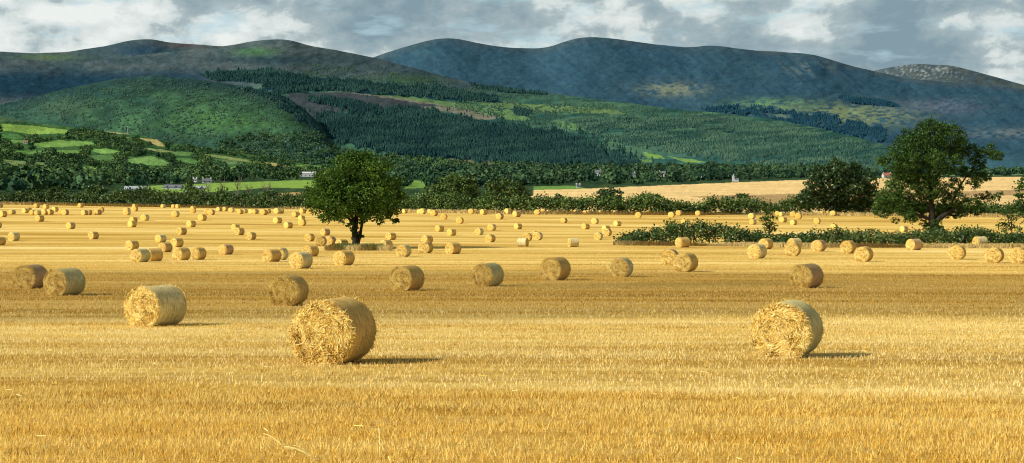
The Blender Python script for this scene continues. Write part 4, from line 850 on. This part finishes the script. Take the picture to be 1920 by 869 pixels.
BALES += tl(1340, [(272, 334, 128, 178, 'pale'), (280, 342, 178, 224), (455, 492, 107, 140), (490, 532, 112, 150), (522, 572, 123, 155), (525, 590, 158, 206), (612, 668, 113, 160), (650, 715, 122, 178), (612, 673, 182, 227), (810, 860, 170, 220), (848, 910, 110, 148), (905, 942, 122, 148), (938, 993, 105, 152),
    (1090, 1147, 107, 148), (1315, 1355, 115, 150), (942, 1002, 217, 265), (355, 478, 333, 424), (262, 428, 375, 500), (585, 717, 333, 420), (568, 705, 362, 482), (783, 911, 340, 443), (1013, 1158, 343, 459), (1133, 1293, 397, 526), (612, 883, 540, 741, 'pink', 27, 'shaded bale standing alone behind the large right foreground bale')])
BALES += tl(1600, [(185, 225, 113, 144), (280, 320, 105, 135), (385, 443, 245, 282), (1012, 1067, 126, 156), (420, 569, 333, 432), (770, 922, 383, 510, 'tan', 8), (960, 1104, 318, 410, 'pale', 52), (1068, 1228, 400, 535, 'tan', 10), (1265, 1420, 403, 540, 'tan', 8), (795, 850, 148, 178)])
ORD = ['leftmost', 'second from left', 'third from left', 'fourth from left', 'fifth from left', 'sixth from left', 'seventh from left', 'eighth from left', 'ninth from left', 'tenth from left', 'eleventh from left', 'twelfth from left', 'thirteenth from left']
XZ = [(90, 'at the left edge'), (230, 'below the dark rounded tree'), (340, 'below the long grey barn'), (470, 'below the dead hedge trees'), (667, 'left of the round tree'), (880, 'right of the round tree'),
      (1010, 'below the dark joined tree'), (1200, 'below the rounded dark bush'), (1350, 'around the sapling'), (1500, 'near the pear shaped tree'), (1650, 'below the dark domed tree'), (2000, 'around the tallest tree')]
YZ = [(400.5, 'tiny bale in farthest rows'), (413, 'small bale in distant rows'), (432, 'small bale in middle distance'), (463, 'bale in mid field'), (520, 'bale in nearer mid field')]
zones = {}
for i, b in enumerate(BALES):
    if len(b) > 6: continue
    cx = (b[0]+b[1])/2; xz = next(z for z in XZ if cx < z[0])[1]; yz = next(z for z in YZ if b[3] < z[0])[1]; zones.setdefault((yz, xz), []).append((cx, i))
labels = {}
for (yz, xz), L in zones.items():
    L.sort()
    for q, (cx, i) in enumerate(L): labels[i] = f'{yz} {xz}' if len(L) == 1 else f'{ORD[q]} {yz} {xz}'
for i, b in enumerate(BALES):
    if len(b) > 6: labels[i] = b[6]
def theta(ratio):
    k = L0/D0; best = 0
    for a in range(4, 46):
        if math.cos(R(a))+k*math.sin(R(a)) <= ratio: best = a
    return best
COVER = []
rb = np.random.default_rng(21)
for i, b in enumerate(BALES):
    x0, x1, y0, y1 = b[:4]; cx = (x0+x1)/2; h = y1-y0
    fp = ray(cx, y1-.006*h*h*0); d = fp[1]; th = b[5] if len(b) > 5 and b[5] is not None else max(10, min(42, theta((x1-x0)/h)+rb.uniform(-2, 3)))
    wrap = b[4] if len(b) > 4 else rb.choice(['tan', 'tan', 'pale', 'pink', 'tan', 'pink', 'tan'])
    pred = D0*F/(d+.6); sc_ = min(1.12, max(.88, h/pred)); d += (math.cos(R(th))*L0/2)*sc_*.8
    X = d*(cx-CX)/F; a = -math.atan2(X, d)-R(th); z = float(gz(X, d))-.02
    if h > 40: vs, tier = near_v, 0
    elif h > 19: vs, tier = mid_v, 1
    elif h > 13.2: vs, tier = low_v, 2
    else: tier = 3
    squash = 1.06 if i == 1 else 1+rb.uniform(-.02, .03)
    if tier == 3:
        o = link('straw_bale', far_v[wrap]); o.location = (X, d, z); o.rotation_euler = (0, 0, a)
    else:
        o = empty('straw_bale', (X, d, z), a); v = vs[i % len(vs)]
        link('straw_core', v[0], o); link('net_wrap', v[2][wrap], o)
        if v[1]: link('loose_straw', v[1], o)
    o.scale = (sc_*squash, sc_*rb.uniform(.94, 1.04), sc_*rb.uniform(.95, 1.02))
    tag(o, labels[i], 'straw bale', 'round straw bales scattered over the stubble field'); COVER.append((X, d))

# ------------------------------------------------------------------ stubble
def stub_mat():
    t = NT('stubble_straw'); p = t.pos(); a = t.attr('tint')
    nz = t.noise(t.mapping(p, (.5, 1.2, 1)), .6, 4, .6); s = t.math('MULTIPLY_ADD', nz, .55, t.math('MULTIPLY', a, .6))
    c = t.ramp(s, [(.2, (.30, .165, .03)), (.36, (.68, .43, .09)), (.53, (.94, .67, .18)), (.76, (.99, .84, .40))])
    x = t.n('ShaderNodeSeparateXYZ', {0: p}).outputs
    nearf = t.n('ShaderNodeMapRange', {0: t.math('MULTIPLY_ADD', x[0], .27, x[1]), 1: 29.5, 2: 30.5, 3: 1.0, 4: 0.0}).outputs[0]
    c = t.mix(nearf, c, t.mix(1.0, c, (.96, .88, .60), 'MULTIPLY'))
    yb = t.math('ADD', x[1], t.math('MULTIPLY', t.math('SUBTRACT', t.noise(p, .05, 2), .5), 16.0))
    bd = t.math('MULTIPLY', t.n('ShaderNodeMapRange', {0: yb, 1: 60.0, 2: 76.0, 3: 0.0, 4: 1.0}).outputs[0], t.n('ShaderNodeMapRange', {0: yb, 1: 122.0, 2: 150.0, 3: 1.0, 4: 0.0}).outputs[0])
    c = t.mix(bd, c, t.mix(1.0, c, (.90, .80, .62), 'MULTIPLY'))  # same band browns the stubble, deepening the cloud shadow by colour
    d = t.diffuse(c); tr = t.n('ShaderNodeBsdfTranslucent', {'Color': c}).outputs[0]
    return t.out(t.n('ShaderNodeMixShader', {0: .38, 1: d, 2: tr}).outputs[0])
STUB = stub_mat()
def scatter_field(y0, y1, n, seed, rowgap=.0):
    rg = np.random.default_rng(seed); d = np.sqrt(rg.uniform(y0*y0, y1*y1, n)); X = rg.uniform(-1, 1, n)*(d*.30+9)
    if rowgap:
        v = d-SW*X; v = np.round(v/rowgap)*rowgap+rg.normal(size=n)*rowgap*.17; d = v+SW*X
    keep = fbm(X/1.3, d/.9, 3, seed+4)+rg.normal(size=n)*.12 > .31
    X, d = X[keep], d[keep]
    return np.stack([X, d, gz(X, d)-.01], -1)
def swath(P): return .60+1.3*(fbm(P[:, 0]/60, (P[:, 1]-SW*P[:, 0])/1.9, 3, 77)-.5)+.5*(fbm(P[:, 0]/1.5, P[:, 1]/1.2, 2, 78)-.5)
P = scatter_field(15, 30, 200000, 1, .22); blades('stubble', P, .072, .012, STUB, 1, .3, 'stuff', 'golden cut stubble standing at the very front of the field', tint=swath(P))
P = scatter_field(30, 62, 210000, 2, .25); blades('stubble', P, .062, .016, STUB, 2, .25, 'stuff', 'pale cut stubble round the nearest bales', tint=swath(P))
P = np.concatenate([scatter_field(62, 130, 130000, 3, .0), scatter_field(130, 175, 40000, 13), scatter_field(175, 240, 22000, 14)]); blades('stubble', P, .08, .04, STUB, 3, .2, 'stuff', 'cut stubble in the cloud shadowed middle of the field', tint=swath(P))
P = scatter_field(15, 60, 700, 4)+[0, 0, .05]
def litter(P):
    rg = np.random.default_rng(5); n = len(P); a = rg.uniform(0, 6.28, n); ln = rg.uniform(.06, .18, n); T = np.stack([np.cos(a), np.sin(a), rg.normal(size=n)*.25], -1)*ln[:, None]; W = np.stack([-np.sin(a), np.cos(a), 0*a], -1)*.003+[0, 0, .003]
    V = np.stack([P-W, P+W, P+T+W, P+T-W], 1).reshape(-1, 3); V[:, 2] += .04
    tag(link('loose_straw', build_mesh('loose_straw', V, np.arange(4*n).reshape(-1, 4), STRAW, False, {'tint': np.repeat(rg.uniform(.5, 1, n), 4)})), 'loose straw lying on the stubble', 'straw', None, 'stuff')
litter(P)
# a few long stalks caught at the front
def stalks(px, py, n, dx, dz, seed, label):
    X, Y, Z = ray(px, py); rg = np.random.default_rng(seed); m = MB()
    for k in range(n):
        b = np.array([rg.normal()*.035, rg.normal()*.05, .05+rg.uniform(0, .05)]); e = b+[dx*rg.uniform(.7, 1.1), rg.normal()*.08, dz*rg.uniform(.8, 1.2)]
        m.tube(bez(b, (b+e)/2+[0, 0, .04], e, 6), .0045, 4, rg.uniform(.75, 1))
    o = m.build('straw_stalks', STRAW, None); o.location = (X, Y, Z); tag(o, label, 'straw')
stalks(578, 866, 6, -.26, .09, 1, 'bundle of long bright stalks leaning left at the bottom edge')
stalks(528, 850, 2, -.3, .10, 2, 'few long thin stalks lying above the bright bundle')
stalks(474, 813, 1, -.22, .12, 3, 'single bright stalk lying farthest left in the near stubble')
stalks(713, 869, 2, -.02, .30, 4, 'upright pale broken stalk standing at the bottom edge')

# ------------------------------------------------------------------ clouds that shade the land
def cloud_mat(alpha):
    t = NT('cloud_material'); nz = t.noise(t.obj(), .01, 4)
    w = t.diffuse((.8, .8, .82)); tr = t.n('ShaderNodeBsdfTransparent').outputs[0]
    return t.out(t.n('ShaderNodeMixShader', {0: t.math('MULTIPLY_ADD', nz, .3, alpha-.15), 1: tr, 2: w}).outputs[0])
def cloud(outline, ground_z, alt, alpha, seed, thick=.12):
    """outline: ground points (X,Y) that lie in its shadow; the cloud floats up-sun of them"""
    O = np.array(outline, float); off = SUN[:2]/SUN[2]*(alt-ground_z); c = O.mean(0); n = 96; rg = np.random.default_rng(seed)
    seg = np.linspace(0, len(O), n, endpoint=False); i = seg.astype(int); f = (seg-i)[:, None]; E = O[i]*(1-f)+O[(i+1) % len(O)]*f
    V = []; rings = 10
    size = np.abs(O-c).max()
    for s in (1, -1):
        for q in range(rings):
            r = 1-q/(rings-1)*.97 if s > 0 else .03+q/(rings-1)*.97
            p = c+(E-c)*r; nn = fbm(p[:, 0]/size*4, p[:, 1]/size*4+seed, 3, seed)
            p = p+(np.stack([nn, fbm(p[:, 0]/size*4+7, p[:, 1]/size*4, 3, seed)], -1)-.5)*size*.12
            th = math.sqrt(max(0, 1-r*r)); z = alt+s*size*thick*th*(.5+nn) if s > 0 else alt-size*.03*th
            V.append(np.stack([p[:, 0]+off[0], p[:, 1]+off[1], z+0*nn], -1))
    V = np.concatenate(V); m = 2*rings; i, j = np.meshgrid(np.arange(m-1), np.arange(n), indexing='ij'); j2 = (j+1) % n
    Q = np.stack([i*n+j, i*n+j2, (i+1)*n+j2, (i+1)*n+j], -1).reshape(-1, 4)
    o = link('cloud', build_mesh('cloud', V, Q, cloud_mat(alpha), True)); tag(o, kind='structure')
cloud([(-140, 76), (-70, 63), (-20, 62), (20, 66), (60, 60), (140, 64), (150, 110), (70, 112), (30, 126), (0, 135), (-30, 128), (-60, 150), (-130, 160)], 5, 420, .24, 3, .08)

# ------------------------------------------------------------------ sky and light
W = NT('World', True); sc.world = W.m
sky = W.n('ShaderNodeTexSky', sky_type='NISHITA'); sky.sun_disc = False; sky.sun_elevation = SUN_EL
sky.sun_rotation = math.atan2(SUN[0], SUN[1]); sky.air_density = 1.0; sky.dust_density = 1.5; sky.ozone_density = 1.5
tc = W.n('ShaderNodeTexCoord').outputs['Generated']; xyz = W.n('ShaderNodeSeparateXYZ', {0: tc}).outputs
# flatten: clouds seen edge-on near the horizon
v = W.n('ShaderNodeCombineXYZ', {0: W.math('MULTIPLY', xyz[0], 22.0), 1: W.math('MULTIPLY', xyz[1], 2.0), 2: W.math('MULTIPLY', xyz[2], 42.0)}).outputs[0]
n0 = W.noise(W.mapping(v, (.32, 1, .5), (0, 0, 0), (4, 1, 8)), 1.0, 3, .5, .3); n1 = W.noise(v, 1.0, 6, .52, .2); n2 = W.noise(W.mapping(v, (1.6, 1, 1.3), (0, 0, 0), (7, 3, 1)), 2.1, 6, .62, .4)
s = W.math('MULTIPLY_ADD', n1, .52, W.math('MULTIPLY_ADD', n0, .32, W.math('MULTIPLY', n2, .19)))
cc = W.ramp(s, [(.41, lin((132, 156, 167))), (.475, lin((154, 174, 181))), (.515, lin((170, 186, 190))), (.55, lin((210, 220, 219))), (.61, lin((236, 241, 238)))])
blue_gap = W.ramp(W.noise(W.mapping(v, (.8, 1, 1.5), (0, 0, 0), (2, 9, 4)), 1.3, 4), [(.55, 0.0), (.68, 1.0)])
cc = W.mix(W.math('MULTIPLY', blue_gap, .7), cc, lin((182, 212, 222)))
skyc = W.n('ShaderNodeVectorMath', {0: sky.outputs[0]}, operation='SCALE'); skyc.inputs['Scale'].default_value = .075
cover = W.n('ShaderNodeMapRange', {0: xyz[2], 1: .16, 2: .42, 3: 1.0, 4: .22}).outputs[0]
c = W.mix(cover, skyc.outputs[0], cc)
bg = W.n('ShaderNodeBackground', {'Color': c, 'Strength': 1.0}); W.n('ShaderNodeOutputWorld', {'Surface': bg.outputs[0]})
sun = bpy.data.lights.new('sun', 'SUN'); sun.energy = 5.0; sun.angle = R(.5); sun.color = (1, .95, .86)
so = bpy.data.objects.new('sun', sun); COL.objects.link(so); so.location = (-60, -40, 80)
from mathutils import Vector
so.rotation_euler = Vector(tuple(SUN)).to_track_quat('Z', 'Y').to_euler()

cam = bpy.data.cameras.new('camera'); cam.sensor_width = 36; cam.lens = F/1920*36; cam.shift_y = -(434.5-HY)/1920
cam.clip_start = .5; cam.clip_end = 40000
co = bpy.data.objects.new('camera', cam); COL.objects.link(co); co.location = (0, 0, CAMZ); co.rotation_euler = (R(90), 0, 0); sc.camera = co
sc.view_settings.view_transform = 'Standard'; sc.view_settings.look = 'None'; sc.view_settings.exposure = 0
sc.cycles.transparent_max_bounces = 16; sc.cycles.max_bounces = 5
sc.cycles.pixel_filter_type = 'BLACKMAN_HARRIS'; sc.cycles.filter_width = 1.1
